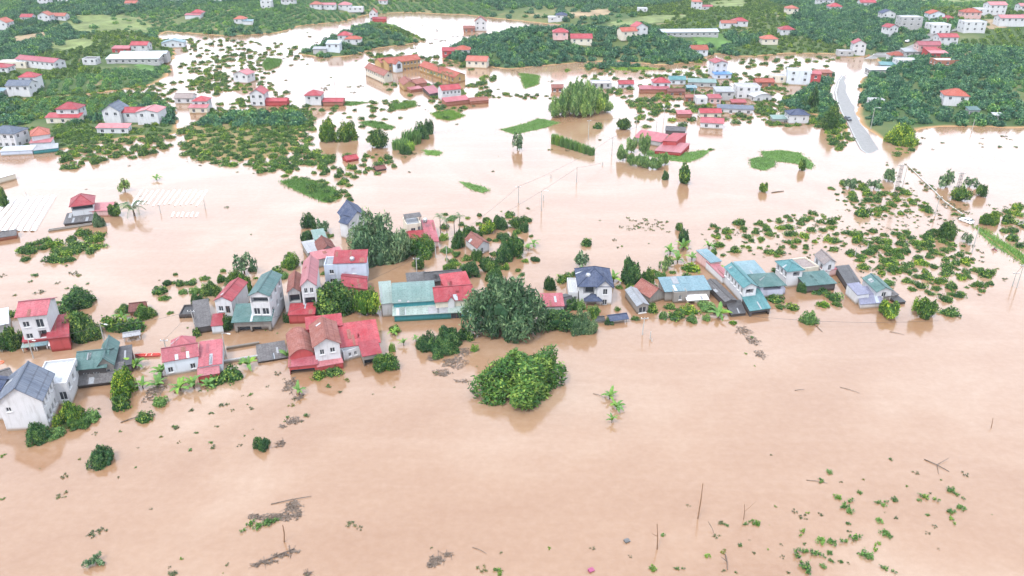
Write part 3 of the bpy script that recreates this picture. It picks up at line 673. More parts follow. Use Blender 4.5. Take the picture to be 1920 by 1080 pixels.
# ---------------------------------------------------------------- houses farther off
house('cluster house with slate roof at the left edge behind mixed tin fences', [K((-24,248),(25,250),8,6,'hip',1.8,'slate_grey','white',[('f',2,4),('r',2,2)],.4)], land=N)
house('house with salmon hip roof and lower pink roof left of the orchard', [K((58,254),(92,250),8,5,'hip',2,'salmon','white',[('r',1,2)],.4), K((55,268),(95,266),4,2.5,'shed',.8,'rose','white',[],.2)], land=N)
house('low tin sheds with blue and green panels along the flood edge', [K((0,284),(60,281),5,1.8,'shed',.5,'steel','blue',[],.2), K((62,282),(108,277),5,1.6,'shed',.5,'grey','teal',[],.2)], 'shed', 'shed', land=N)
far('white house with red hip roof above a wider red porch roof', 130, 228, 10, 8, 6, 'hip', 2, 'red', extra=((-1,-3,14,4,2.6,'shed',.9,'red','cream'),))
far('grey gable roofed house with white gable facing the water', 212, 232, 8, 10, 6, 'gv', 2.4, 'slate_grey', extra=((10,2,12,7,4.4,'gu',1.4,'red','white'),(16,-2,9,9,5.5,'gv',1.0,'rose','white')))
far('long low pink roofed shed at the front of the grey gable yard', 212, 250, 14, 4, 2.6, 'shed', .7, 'rose', name='shed', cat='shed')
far('two tier house with red roofs beside a small tree', 377, 210, 7, 7, 5.5, 'hip', 1.6, 'red', extra=((0,-3,8,3,2.8,'shed',.7,'rose','cream'),))
far('old grey roofed house with white side beside the flooded lane', 345, 195, 9, 7, 3.2, 'gu', 1.4, 'taupe')
far('pale pink house with rose roof among trees by the channel', 452, 156, 9, 8, 5, 'gv', 1.6, 'rose', yaw=-15)
far('white gabled house with bright red roof at the orchard corner', 484, 200, 7, 9, 6.5, 'gv', 2.0, 'red', extra=((8,1,10,5,2.4,'gu',.9,'red','redw'),))
far('white house with red hip roof standing in the flood beside a low red annex', 588, 199, 8, 8, 5.5, 'hip', 1.8, 'red', extra=((9,0,9,6,2.2,'gu',.9,'red','brickw'),))
far('white villa with slate hip roof and red roofed wing on the left hillside', 37, 182, 12, 9, 6, 'gu', 1.8, 'slate_grey', extra=((1,8,8,6,8,'hip',1.8,'red','white'),(-11,-1,8,5,3,'shed',.6,'sky','white')))
far('long red roofed school like building on the left hillside', 68, 128, 32, 8, 4.5, 'gu', 1.5, 'pink', yaw=-22)
far('pale flat roofed hall beside the long red roofed building', 22, 128, 18, 9, 3.6, 'flat', 0, 'light', 'cream')
far('red roofed house cut by the left edge beside the pale hall', 0, 138, 10, 8, 3.6, 'hip', 1.4, 'red')
far('white ruined roofless house among lychee trees', 168, 122, 8, 7, 3.8, 'flat', 0, 'fibre', 'white')
far('long low grey metal hall with stepped roof', 250, 120, 32, 8, 3.2, 'shed', 1.2, 'steel', 'grey', yaw=3, extra=((3,8.5,26,6,4.2,'gu',1.0,'light','grey'),), name='hall', cat='hall')
far('red roofed house behind the long grey metal hall', 262, 98, 11, 8, 4.6, 'gu', 1.6, 'red', extra=((-10,-3,10,5,2.8,'shed',.8,'pink','redw'),))
far('teal gable roofed barn by the upper channel', 325, 90, 15, 9, 3.6, 'gv', 1.6, 'sky', 'pale', yaw=10, name='barn', cat='barn')
far('white house with salmon gable cut by the left edge high up', 3, 58, 10, 10, 6, 'gv', 2.5, 'salmon')
far('white gabled house with red roof in the upper left wood', 84, 44, 9, 8, 6, 'gv', 2.2, 'salmon')
far('low red roofed house left of the white gabled house in the wood', 50, 40, 9, 7, 3.4, 'gu', 1.6, 'red')
far('low red roofed house right of the white gabled house in the wood', 108, 38, 13, 7, 3.4, 'gu', 1.6, 'salmon')
far('white house peeking over the top left wood', 82, 12, 9, 8, 6.5, 'gv', 2.2, 'salmon')
far('pale row house along the top left edge', 128, 7, 18, 7, 4.5, 'gu', 1.5, 'salmon')
far('small red roofed house in the upper left wood clearing', 246, 13, 10, 7, 3.2, 'gu', 1.5, 'salmon')
far('pink roofed pair of houses on the upper left slope', 370, 33, 9, 7, 4, 'hip', 1.8, 'red', extra=((-2,-4,11,4,2.4,'shed',.7,'pink','white'),))
far('red roofed houses cut by the top edge over the left wood', 323, 5, 9, 8, 4, 'hip', 1.8, 'red')
far('long red roof at the top edge right of the left wood', 408, 5, 14, 8, 4, 'gu', 1.8, 'red')
far('small red roofed house with pale annex on the upper slope', 450, 45, 9, 7, 4, 'hip', 1.6, 'salmon', extra=((6,-2,7,4,2.4,'shed',.5,'sky','white'),))
far('white two storey house at the top edge left of the channel', 499, 16, 9, 8, 6.5, 'gv', 2.2, 'white')
far('pale house group at the top edge above the channel', 540, 9, 12, 8, 4.5, 'hip', 1.8, 'rose')
far('white house with salmon roof at the wood edge above the channel', 592, 17, 10, 8, 4, 'hip', 1.8, 'salmon', extra=((9,3,12,6,3,'gu',1.2,'rose','white'),))
far('white villa with rose roof on the channel bank', 646, 20, 11, 9, 5, 'hip', 1.8, 'rose', extra=((9,-2,12,6,3,'flat',0,'light','white'),))
far('tiny pale house high in the middle wood', 718, 8, 8, 6, 3.5, 'gu', 1.4, 'rose')
far('white narrow church like house on the tip of the tree island', 700, 40, 6, 8, 7, 'gv', 2.6, 'salmon', extra=((5,-3,10,5,2.4,'gu',.9,'red','redw'),))
far('white three storey house with steep brown gables by the channel', 901, 59, 9, 9, 7.5, 'gv', 3.0, 'rust', extra=((-8,-2,8,6,2.6,'gu',1.2,'rust','brickw'),))
far('house with red hip roof in the trees of the island', 646, 80, 9, 8, 5, 'hip', 1.9, 'red', extra=((6,-4,10,6,3.0,'hip',1.5,'orange','white'),))
far('pale blue grey two storey house at the island shore', 625, 98, 9, 8, 5.5, 'shed', .9, 'steel', 'pale', extra=((-8,-1,8,5,2.2,'shed',.5,'grey','grey'),))
# the school compound
house('long two storey yellow school block with dark red roof standing in water', [K((720,141),(736,137),('L',696,123),4.6,'gv',1.6,'rust','cream',[('l',2,9),('f',.5,3.3,1.2,1.4,'win')],.5)], 'school_block', 'school', land=N)
house('wide yellow school wing with orange red roof and arched centre', [K((728,118),(788,110),9,4.8,'gu',1.8,'orange','yellow',[('f',2,9)],.5), K((742,120),(754,118),3,5.0,'gv',1.6,'orange','pale',[('f',.5,2.2,2.4,2.6,'win')],.3), K((714,117),(740,114),8,4.4,'gu',1.6,'salmon','yellow',[],.4)], 'school_block', 'school', land=N)
house('long single storey yellow classroom row with orange roof beside palms', [K((852,145),(872,139),('L',818,114),3.4,'gv',1.6,'orange','yellow',[('l',1,10),('f',.5,1.2,1.2,1.4,'win')],.5)], 'school_block', 'school', land=N)
house('low brown roofed hall at the front of the school yard', [K((757,159),(778,156),('L',748,150),3.2,'gv',1.6,'rust','yellow',[('f',.5,.4,1.2,1.4,'win')],.4), K((780,157),(800,154),8,2.8,'gu',1.4,'rust','brickw',[],.3), K((770,168),(792,165),4,1.6,'shed',.4,'rose','brickw',[],.2)], 'hall', 'hall', land=N)
house('low dark red roof sheds between the school hall and the white house', [K((806,176),(826,172),('L',793,165),1.6,'shed',.5,'pink','darkw',[],.2)], 'shed', 'shed', land=N)
house('white house with red roof and low red roofs beside the school', [K((829,169),(864,166),7,5.4,'gu',1.6,'red','white',[('f',2,5)],.3), K((836,191),(880,186),5,2.2,'shed',.8,'pink','brickw',[],.3), K((882,190),(916,187),5,1.6,'gu',1.0,'rust','brickw',[],.2)], land=N)
far('house with orange hip roof at the foot of the ridge', 867, 105, 10, 9, 4, 'hip', 1.8, 'orange', 'white', extra=((-8,1,8,6,3,'gu',1.4,'red','redw'),))
far('pale house with wide rose roof beside the ridge wood', 893, 128, 13, 9, 4.5, 'gu', 2.0, 'salmon', 'cream', yaw=-12)
# ridge and far slope, centre to right
far('white house with dark blue roof at the far wood foot', 1053, 40, 9, 8, 5, 'hip', 1.6, 'slate', extra=((-7,1,6,5,2.8,'shed',.4,'light','white'),))
far('house with red hip roof on the low rise by the pale fields', 1051, 72, 10, 8, 4, 'hip', 1.8, 'red', 'pinkw')
far('wide red roofed house half hidden in the ridge trees', 1090, 84, 14, 9, 4.2, 'gu', 2.0, 'red', 'cream')
far('pale green metal barn behind the ridge', 1135, 68, 11, 10, 3.4, 'gv', 1.4, 'pale_green', 'pale', yaw=-20, name='barn', cat='barn')
far('tall white house with red gable and stepped red roofs on the ridge', 1202, 70, 9, 9, 6.5, 'gv', 2.4, 'red', yaw=15, extra=((-9,-3,10,8,4.5,'gu',1.8,'orange','cream'),))
far('long grey metal hall on the slope behind the ridge', 1292, 70, 42, 10, 3.6, 'gu', 1.3, 'steel', 'grey', yaw=4, name='hall', cat='hall')
far('small white flat house high on the wooded slope', 1205, 24, 8, 7, 3.8, 'flat', 0, 'light', 'white')
far('tall white house with salmon roof on the upper slope', 1307, 19, 8, 8, 7, 'hip', 2.0, 'salmon', extra=((8,0,8,5,2.8,'gu',1.0,'pink','white'),))
far('red roofed house pair on the slope right of the long hall', 1388, 50, 11, 8, 4, 'hip', 1.8, 'red', extra=((-9,-4,10,6,3,'gu',1.4,'salmon','white'),))
far('pale blue house with orange roof at the ridge end', 1312, 104, 11, 8, 3.8, 'gu', 2.0, 'orange', 'pale', yaw=8)
far('house with salmon hip roof low on the slope', 1443, 84, 11, 8, 4, 'hip', 1.8, 'salmon', 'cream')
far('white house with red hip roof above the salmon roofed house', 1476, 66, 10, 8, 4, 'hip', 1.8, 'red')
far('salmon walled house with low annex in the upper right wood', 1485, 28, 9, 8, 5, 'hip', 1.6, 'salmon', 'cream')
far('white villa group with slate roof in the upper right wood', 1548, 13, 14, 9, 6, 'hip', 2.0, 'slate_grey')
far('red hip roofed house in front of the slate roofed villa', 1566, 23, 10, 8, 4.5, 'hip', 2.0, 'red')
far('red roofed house on the upper right slope', 1626, 16, 13, 8, 5, 'gu', 1.8, 'red')
far('white house at the top edge above the upper right slope', 1642, 5, 10, 8, 6, 'gu', 1.6, 'rose')
far('white house with blue gable roof above the town road', 1665, 38, 10, 8, 5, 'gv', 2.0, 'slate')
far('white house with small red roof beside the upper road', 1673, 68, 8, 7, 6, 'gv', 1.6, 'red', yaw=20)
far('grey four storey flat roofed block above the upper road', 1707, 56, 15, 10, 8.5, 'flat', 0, 'light', 'grey', name='town_house', cat='house')
far('white gabled house with orange roof right of the grey block', 1755, 42, 11, 9, 6, 'gv', 1.8, 'orange', 'pale')
far('low bright red roofed house right of the orange gabled house', 1775, 42, 11, 7, 3, 'hip', 1.4, 'red', 'brickw')
far('white flat roofed three storey block by the road bend', 1762, 66, 13, 11, 7, 'flat', 0, 'light', 'white')
far('pink walled house with orange roof behind the white blocks', 1822, 36, 13, 9, 5, 'hip', 2.0, 'orange', 'pinkw')
far('white three storey flat roofed block on the hillside', 1826, 62, 15, 10, 7.5, 'flat', 0, 'light', 'white')
far('tall white house with rose roof high on the right hill', 1868, 30, 13, 10, 8, 'gu', 1.6, 'rose', 'white', extra=((-10,-2,9,8,5,'flat',0,'light','white'),))
far('long white house with pink roof at the right edge', 1896, 50, 18, 9, 6, 'gu', 1.4, 'rose', 'white', extra=((13,1,10,8,6,'gu',1.2,'pink','white'),))
far('white house peeking in at the right edge above the pink roof', 1921, 26, 9, 8, 6, 'gu', 1.4, 'rose', 'white')
far('white two storey house with bright red roof above the red sheds', 1776, 88, 12, 8, 6, 'gu', 1.5, 'red', 'white')
far('long red roofed house beside the upper road', 1741, 100, 14, 7, 5, 'gu', 1.6, 'pink', 'pinkw', extra=((2,-6,13,5,3,'shed',.8,'red','redw'),))
far('low red roofed row in front of the long red roofed house', 1760, 108, 10, 5, 2.6, 'shed', .6, 'rose', 'redw')
far('house with grey metal roof beside the upper road', 1713, 106, 12, 7, 3, 'shed', .8, 'grey', 'grey')
far('red roofed house with dark open porch at the road edge', 1683, 114, 9, 7, 3.4, 'hip', 1.5, 'orange', 'white', win=[('f',.3,.2,2.0,1.9,'void'),('f',.72,.2,2.0,1.9,'void')])
far('flat pale terrace roof house at the wood edge', 1705, 122, 14, 8, 3, 'flat', 0, 'light', 'white')
far('shed with teal blue metal roof at the wood edge', 1669, 130, 11, 7, 2.4, 'shed', .6, 'teal', 'grey', yaw=-10, name='shed', cat='shed')
far('shed with white metal roof at the wood edge', 1653, 138, 15, 6, 2.2, 'shed', .5, 'light', 'grey', yaw=4, name='shed', cat='shed')
far('unfinished brick house with pale roof on the wooded hillside', 1776, 124, 13, 8, 3.2, 'flat', 0, 'light', 'brickw')
far('tall white house with red gable beside the flooded road', 1609, 104, 8, 8, 7.5, 'gv', 2.0, 'red', 'white', yaw=-8, extra=((-8,-3,9,6,3,'flat',0,'grey','grey'),))
far('white villa with orange hip roof in the hillside wood', 1790, 199, 11, 9, 5.2, 'hip', 2.2, 'orange', 'white', yaw=-14)
far('small green tarpaulin shelter on a concrete terrace in the wood', 1826, 214, 5, 4, 2.0, 'shed', .6, 'green', 'grey', name='shelter', cat='shelter')
far('tiny white hut low in the hillside wood', 1872, 224, 4, 3, 2, 'shed', .4, 'light', 'white', name='hut', cat='hut')
far('half built white hut in the roadside wood', 1645, 196, 7, 5, 2.4, 'flat', 0, 'light', 'white', name='hut', cat='hut')
# flooded village right of centre
far('grey unfinished house with three dark windows beside the grove', 1128, 168, 11, 8, 3.6, 'flat', 0, 'light', 'grey', win=[('f',.2,1.2,1.2,1.6,'win'),('f',.5,.2,1.3,2.6,'void'),('f',.82,1.2,1.2,1.6,'win')])
far('low house with bright red roof right of the grey unfinished house', 1174, 166, 8, 6, 2.6, 'gu', 1.2, 'red', 'pale')
far('white house with red hip roof over a wide red porch roof', 1240, 172, 9, 8, 5, 'hip', 1.8, 'red', 'white', extra=((-4,-4,14,5,2.2,'shed',.7,'pink','brickw'),))
far('low sheds with brown roofs right of the red hip house', 1268, 178, 9, 5, 2.0, 'gu', .8, 'brown', 'brickw', name='shed', cat='shed')
far('teal roofed house behind the village lane', 1270, 160, 9, 7, 3.2, 'gu', 1.2, 'teal', 'pale')
far('long grey green metal roof across the village lane', 1316, 164, 15, 6, 2.8, 'shed', .7, 'mint', 'grey', yaw=-8, name='shed', cat='shed')
far('tall white tube house with red roof in the flooded village', 1350, 146, 8, 10, 8.5, 'gv', 1.0, 'red', 'white', yaw=8, extra=((0,-4,9,4,2.8,'shed',.5,'cobalt','blue'),))
far('small blue metal shelter beside the village lane', 1297, 172, 5, 4, 2.2, 'shed', .4, 'sky', 'teal', name='shelter', cat='shelter')
far('white concrete block house with unfinished roof frame', 1402, 186, 12, 9, 6.5, 'flat', 0, 'grey', 'white')
far('grey two storey house with metal roof in the village', 1358, 190, 9, 8, 5, 'shed', .7, 'grey', 'grey')
far('small house with red flat roof left of the grey house', 1340, 197, 6, 6, 3.6, 'shed', .5, 'red', 'pinkw', extra=((-6,0,5,6,3.4,'flat',0,'light','white'),))
far('low long grey row house along the flooded lane', 1378, 213, 17, 5, 2.4, 'shed', .6, 'slate_grey', 'white', yaw=-10)
far('low red roofed house right of the white block house', 1385, 200, 7, 4, 2.2, 'shed', .5, 'red', 'brickw')
far('pale arched roofed hall right of the white block house', 1430, 190, 10, 9, 2.6, 'av', 1.4, 'light', 'white', yaw=15, name='hall', cat='hall')
far('red roofed brick house behind the pale arched hall', 1434, 164, 10, 7, 3, 'gu', 1.2, 'orange', 'brickw')
far('long house with faded red roof at the lane mouth', 1332, 222, 10, 6, 2.8, 'gu', 1.2, 'red', 'cream', extra=((-11,1,6,5,1.8,'shed',.4,'pink','brickw'),))
far('white house with red roof and blue tank shed standing in brown water', 1334, 242, 10, 7, 3.0, 'gu', 1.3, 'pink', 'white', yaw=-12)
house('red roofed hall with tall red box front standing in the flood', [K((1190,257),(1240,266),('L',1203,246),2.2,'shed',.6,'pink','grey',[],.3), K((1243,264),(1268,265),('R',1287,252),3.4,'shed',.4,'red','redw',[],.2), K((1228,282),(1276,286),('L',1246,268),1.4,'shed',.6,'rose','redw',[],.2), K((1248,244),(1285,246),7,1.8,'gu',.8,'fibre','darkw',[],.2)], 'hall', 'hall', land=N)
far('pale three storey block beside the roadside trees', 1496, 160, 13, 8, 8, 'flat', 0, 'light', 'pale', yaw=-12, win=[('f',2,2),('l',1,1)], extra=((8,0,5,6,6,'shed',.5,'red','redw'),(-10,2,8,7,4,'flat',0,'grey','cream')))
far('low brick house behind the pale three storey block', 1544, 148, 9, 6, 3.6, 'shed', .5, 'rust', 'brickw')
far('white house with slate blue hip roof by the flood edge', 1497, 233, 9, 8, 4.5, 'hip', 1.6, 'slate', 'white', win=[('f',.3,1.6,.8,1.3,'win'),('f',.75,1.6,.8,1.3,'win'),('l',1,2)])
far('low green roofed shed left of the slate hip house', 1465, 230, 8, 5, 1.8, 'shed', .5, 'mint', 'grey', name='shed', cat='shed')
far('low brown house among trees left of the grove', 1045, 172, 6, 5, 2.4, 'gu', .9, 'rust', 'brickw')
far('brick house beside the flooded lane at the village left', 1300, 190, 8, 5, 2.2, 'gu', .8, 'rust', 'brickw')
# ---------------------------------------------------------------- leaf meshes
def leaf_mesh(name, C, Nn, size, mat, aspect=1.0, droop=None, rng=RNG, lc=None):
    n = len(C); Nn = Nn / (np.linalg.norm(Nn, axis=1, keepdims=True) + 1e-9)
    r = rng.normal(size=(n, 3))
    if droop is not None: r = r * .35 + np.array([0, 0, -1.0]) * droop + Nn * .3
    T = r - Nn * (r * Nn).sum(1, keepdims=True); T /= np.linalg.norm(T, axis=1, keepdims=True) + 1e-9
    B = np.cross(Nn, T); s = np.asarray(size).reshape(-1, 1) * np.ones((n, 1))
    tl = T * s * aspect; bl = B * s
    V = np.stack([C - tl, C + bl * .8 - tl * .1, C + tl, C - bl * .8 - tl * .1], 1).reshape(-1, 3)
    F_ = np.arange(4 * n).reshape(n, 4)
    me = bpy.data.meshes.new(name); fast_mesh(me, V, F_, 4)
    if lc is None: lc = np.clip(rng.beta(2, 2.6, n), 0, 1)
    at = me.attributes.new('lc', 'FLOAT', 'FACE'); at.data.foreach_set('value', np.asarray(lc, np.float32))
    me.materials.append(mat); return me
def sph(n, rng=RNG):
    v = rng.normal(size=(n, 3)); return v / np.linalg.norm(v, axis=1, keepdims=True)
def crown_points(centers, radii, per, rng=RNG, cull=.82, up=.15):
    C = []; Nn = []; own = []
    for k, (c, r) in enumerate(zip(centers, radii)):
        d = sph(int(per * r * r / np.mean(np.square(radii))), rng); d = d[d[:, 2] > -.75]
        C.append(c + d * r * (1 + rng.normal(size=(len(d), 1)) * .17)); Nn.append(d + rng.normal(size=d.shape) * .75 + np.array([0, 0, up])); own.append(np.full(len(d), k))
    C = np.concatenate(C); Nn = np.concatenate(Nn); own = np.concatenate(own); keep = np.ones(len(C), bool)
    for k, (c, r) in enumerate(zip(centers, radii)):
        keep &= ~((np.linalg.norm(C - c, axis=1) < r * cull) & (own != k))
    return C[keep], Nn[keep], own[keep]
def crown(name, seed, mat, K_=30, per=170, rc=.30, size=.06, zlo=.05, zhi=1.0, flat=1.0, aspect=1.3, droop=None, shape='dome', sparse=False):
    rng = np.random.default_rng(seed); cs = []; rs = []
    for i in range(K_):
        for _ in range(30):
            d = sph(1, rng)[0]; rad = rng.uniform(.30, .95) ** .6
            if shape == 'dome': d[2] = abs(d[2]) * 1.0; c = np.array([d[0] * rad, d[1] * rad, zlo + (zhi - rc * .8 - zlo) * d[2] * rad])
            elif shape == 'ball': c = np.array([d[0] * rad * .85, d[1] * rad * .85, .55 + d[2] * rad * .42])
            elif shape == 'euc': z = rng.uniform(.35, .98); w = .75 * math.sin(math.pi * (.12 + .8 * (z - .3))) ; c = np.array([d[0] * w, d[1] * w, z * .92])
            elif shape == 'cone': z = rng.uniform(.05, .95); w = (1 - z) ** .7 * .8; c = np.array([d[0] * w, d[1] * w, z * .9])
            else: c = np.array([d[0] * rad, d[1] * rad, .3 + .6 * rng.uniform()])
            if all(np.linalg.norm(c - q) > rc * (.45 if not sparse else .8) for q in cs): break
        cs.append(c); rs.append(rc * rng.uniform(.5, 1.35))
    cs = np.array(cs); rs = np.array(rs)
    C, Nn, own = crown_points(cs, rs, per, rng)
    tint = rng.uniform(-.25, .25, K_); lc = np.clip(rng.beta(1.0, 1.25, len(C)) + tint[own] + (Nn[:, 2] > .8) * .0, 0, 1)
    an = np.arctan2(C[:, 1], C[:, 0]); p1, p2, p3 = rng.uniform(0, 6.28, 3); md = 1 + .17 * np.sin(2 * an + p1) + .13 * np.sin(3 * an + p2) + .08 * np.sin(5 * an + p3)
    C[:, :2] *= md[:, None]; C[:, 2] *= 1 + .16 * np.sin(2 * an + p2) * np.hypot(C[:, 0], C[:, 1]) + .12 * np.sin(3 * C[:, 0] * 2 + p3)
    sr = 1.0 / np.percentile(np.hypot(C[:, 0], C[:, 1]), 97); sz = 1.0 / np.percentile(C[:, 2], 99.5) if shape != 'dome' or zhi > .9 else 1.0
    C = C * np.array([sr, sr, sz]); cs = cs * np.array([sr, sr, sz]) * .88; C[:, 2] = np.maximum(C[:, 2], .01)
    me = leaf_mesh(name, C, Nn, size * rng.uniform(.7, 1.3, len(C)), mat, aspect, droop, rng, lc)
    return me, cs
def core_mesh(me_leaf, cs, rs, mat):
    """opaque filler of a crown: small dark leaf-toned lumps inside the inner clumps, joined into the leaf mesh so sky does not shine through"""
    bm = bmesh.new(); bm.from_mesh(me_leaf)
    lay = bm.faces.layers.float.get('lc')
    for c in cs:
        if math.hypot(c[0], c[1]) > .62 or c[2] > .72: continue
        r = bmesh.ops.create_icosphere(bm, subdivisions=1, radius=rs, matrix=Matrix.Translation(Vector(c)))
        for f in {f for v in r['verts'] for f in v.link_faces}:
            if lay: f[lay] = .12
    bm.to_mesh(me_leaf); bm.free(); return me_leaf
LM = M
BUSH = []
for i in range(6):
    me, cs = crown('lychee_crown', 100 + i, LM['leaf_lychee'], 17, 80, .36, .075, .05, .78, aspect=1.35)
    cs[:, 2] = np.maximum(cs[:, 2] * .85, .1); core_mesh(me, cs, .25, None); BUSH.append(me)
WOODP = []
for i in range(5):
    me, cs = crown('wood_crown', 140 + i, LM['leaf_wood'], 13, 60, .40, .105, .1, 1.0, aspect=1.3, shape=['dome', 'ball', 'dome', 'ball', 'cone'][i])
    core_mesh(me, cs, .30, None); WOODP.append(me)
TREES = {}
def proto(kind, lst): TREES[kind] = lst
def mk(n, seed, mat, core=None, **kw):
    out = []
    for i in range(n):
        me, cs = crown('tree_crown', seed + i, LM[mat], **kw)
        if core: core_mesh(me, cs, core, None)
        out.append((me, cs))
    proto_list = out; return proto_list
proto('broad', mk(3, 200, 'leaf_lychee', .2, K_=38, per=330, rc=.27, size=.036, aspect=1.6))
proto('dark', mk(3, 220, 'leaf_dark', .2, K_=34, per=300, rc=.28, size=.038, aspect=1.5))
proto('feather', mk(2, 240, 'leaf_feather', .15, K_=64, per=330, rc=.21, size=.024, aspect=2.8, droop=.15))
proto('bright', mk(2, 260, 'leaf_mid', .15, K_=54, per=420, rc=.22, size=.025, aspect=2.0))
proto('round', mk(3, 280, 'leaf_lychee', .24, K_=20, per=230, rc=.34, size=.055, aspect=1.4, shape='ball'))
proto('cone', mk(2, 300, 'leaf_dark', .14, K_=26, per=80, rc=.27, size=.07, aspect=1.8, shape='cone'))
proto('sparse', mk(3, 320, 'leaf_feather', None, K_=15, per=45, rc=.24, size=.065, aspect=2.2, shape='vase', sparse=True))
proto('euc', mk(3, 360, 'leaf_euc', .10, K_=30, per=110, rc=.24, size=.05, aspect=2.4, shape='euc'))
proto('bush', [(m_, None) for m_ in BUSH])
proto('light', mk(2, 340, 'leaf_bright', .24, K_=17, per=130, rc=.34, size=.06, aspect=1.6))
def trunk_mesh(seed, cs, n=7):
    r = random.Random(seed); mb = MB()
    mb.tube([(0, 0, -.3), (r.uniform(-.03, .03), r.uniform(-.03, .03), .2), (r.uniform(-.06, .06), r.uniform(-.06, .06), .5), (0, 0, .75)], [.075, .06, .042, .015], 7)
    for i in range(n):
        c = cs[(i * 3) % len(cs)] if cs is not None else (r.uniform(-.5, .5), r.uniform(-.5, .5), .5)
        z0 = r.uniform(.1, .45); mid = (c[0] * .45, c[1] * .45, z0 + (c[2] - z0) * .6)
        mb.tube([(0, 0, z0), mid, tuple(c)], [.035, .025, .008], 5)
    me = mb.mesh('trunk'); me.materials.append(M['bark']); return me
TRUNK = {}
for k, l in TREES.items():
    if k in ('bush',): continue
    TRUNK[k] = [trunk_mesh(400 + i, cs) for i, (me, cs) in enumerate(l)]
def spot(cx, ytop, ybot, w):
    z0 = GT(cx, ybot); s = ppm(z0); th = math.atan2(CAM_H - z0.z, z0.y); r = w / 2 / s
    P = GT(cx, ybot - .65 * r * math.sin(th) * s); Hh = max(.55 * r, ((ybot - ytop) / s - .95 * r * math.sin(th)) / math.cos(th))
    return P, r, Hh
TN = [0]
def tree(kind, cx, ytop, ybot, w, label, name='tree', cat='tree', group=None, lift=.0):
    P, r, Hh = spot(cx, ytop, ybot, w); i = TN[0] = TN[0] + 1; rr = random.Random(i * 17)
    l = TREES[kind]; j = i % len(l); rz = rr.uniform(0, 6.28)
    root = empty(name, (P.x, P.y, P.z), rz)
    c = link('crown', l[j][0], root); c.scale = (r, r * rr.uniform(.85, 1.05), Hh); c.location.z = lift
    if kind in TRUNK:
        t_ = link('trunk', TRUNK[kind][j], root); t_.scale = (r, r, Hh)
    tag(root, label, cat, group); AVOID.append((P.x, P.y, r * .8)); return root
def shrub(kind, cx, ytop, ybot, w, label, group=None, name='shrub', cat='shrub'):
    P, r, Hh = spot(cx, ytop, ybot, w); i = TN[0] = TN[0] + 1; rr = random.Random(i * 31)
    o = link(name, TREES[kind][i % len(TREES[kind])][0]); o.location = (P.x, P.y, P.z - .08 * Hh); o.rotation_euler.z = rr.uniform(0, 6.28); o.scale = (r, r * rr.uniform(.8, 1.05), Hh * 1.05)
    tag(o, label, cat, group); AVOID.append((P.x, P.y, r * .8)); return o

# single trees one can pick out, nearest first
T_ = tree
T_('bright', 980, 655, 760, 178, 'great spreading bright green tree standing alone in open flood water')
T_('feather', 948, 517, 643, 146, 'giant grey green feathery tree right of the green warehouse')
T_('feather', 708, 397, 503, 118, 'giant feathery tree in front of the slate roofed white house')
T_('dark', 1048, 572, 624, 72, 'dark rounded tree right of the giant feathery tree')
T_('feather', 1092, 582, 630, 52, 'grey green tree at the water edge left of the low blue gatehouse')
T_('broad', 628, 522, 596, 96, 'broad grey green tree covering the yard of the pale blue house')
T_('round', 690, 540, 598, 54, 'round light green tree left of the green warehouse')
T_('dark', 145, 537, 584, 76, 'dark domed tree behind the pink roofed three storey house')
T_('broad', 157, 580, 644, 70, 'tall leafy tree right of the red annex roof')
T_('broad', 25, 610, 660, 46, 'leafy tree in front of the three storey pink roofed house')
T_('round', 428, 587, 622, 28, 'round tree in front of the small red porch roof')
T_('dark', 75, 792, 832, 54, 'dark round tree at the foot of the blank pale end wall')
T_('broad', 133, 753, 802, 58, 'leafy tree right of the blue grey gable house')
T_('broad', 233, 690, 748, 62, 'leafy tree before the blackened lean-to roofs')
T_('sparse', 459, 474, 520, 44, 'tall thin crowned tree left of the green gable house')
T_('dark', 546, 474, 506, 36, 'dark tree behind the narrow pink roofed house')
T_('round', 519, 538, 585, 30, 'slim tree right of the green gable house')
T_('dark', 1183, 482, 535, 48, 'tall dark tree right of the blue roofed villa')
T_('broad', 1213, 500, 540, 30, 'leafy tree between the dark tree and the orange red tile roof')
T_('round', 1281, 303, 347, 34, 'tall dark columnar tree alone in the open flood')
T_('sparse', 1090, 472, 505, 36, 'thin leaved tree behind the blue roofed villa')
T_('dark', 790, 440, 484, 58, 'dark tree beside the sloping red roof')
T_('dark', 756, 432, 482, 44, 'dark leafy tree touching the feathery giant')
T_('round', 785, 478, 508, 24, 'round tree at the flooded lane behind the warehouse')
T_('dark', 580, 399, 430, 32, 'dark round tree left of the slate roofed white house')
T_('sparse', 607, 410, 440, 34, 'thin crowned tree behind the green tarp hut')
T_('round', 1666, 563, 600, 46, 'round yellow green tree standing in water below the lavender roofs')
T_('round', 1732, 557, 600, 44, 'round tree standing in water at the right of the hamlet')
T_('light', 1516, 580, 609, 34, 'light green round tree in water below the teal shop roof')
T_('round', 707, 241, 280, 40, 'round headed tree standing alone behind the orchard')
T_('broad', 615, 221, 266, 44, 'left of the two broad trees on the small flooded rise')
T_('broad', 652, 227, 266, 44, 'right of the two broad trees on the small flooded rise')
T_('round', 1167, 221, 244, 32, 'round tree alone in water below the tall grove')
T_('sparse', 1665, 314, 344, 32, 'thin leaved tree beside the left lattice pylon')
T_('sparse', 1638, 336, 358, 28, 'thin tree left of the thin tree by the pylon')
T_('sparse', 1592, 335, 356, 24, 'thin small tree at the upper corner of the right orchard')
T_('sparse', 1773, 319, 355, 28, 'tall thin tree right of the flooded road')
T_('round', 1797, 346, 380, 38, 'round tree at the foot of the right lattice pylon')
T_('sparse', 1818, 332, 354, 28, 'thin tree right of the right lattice pylon')
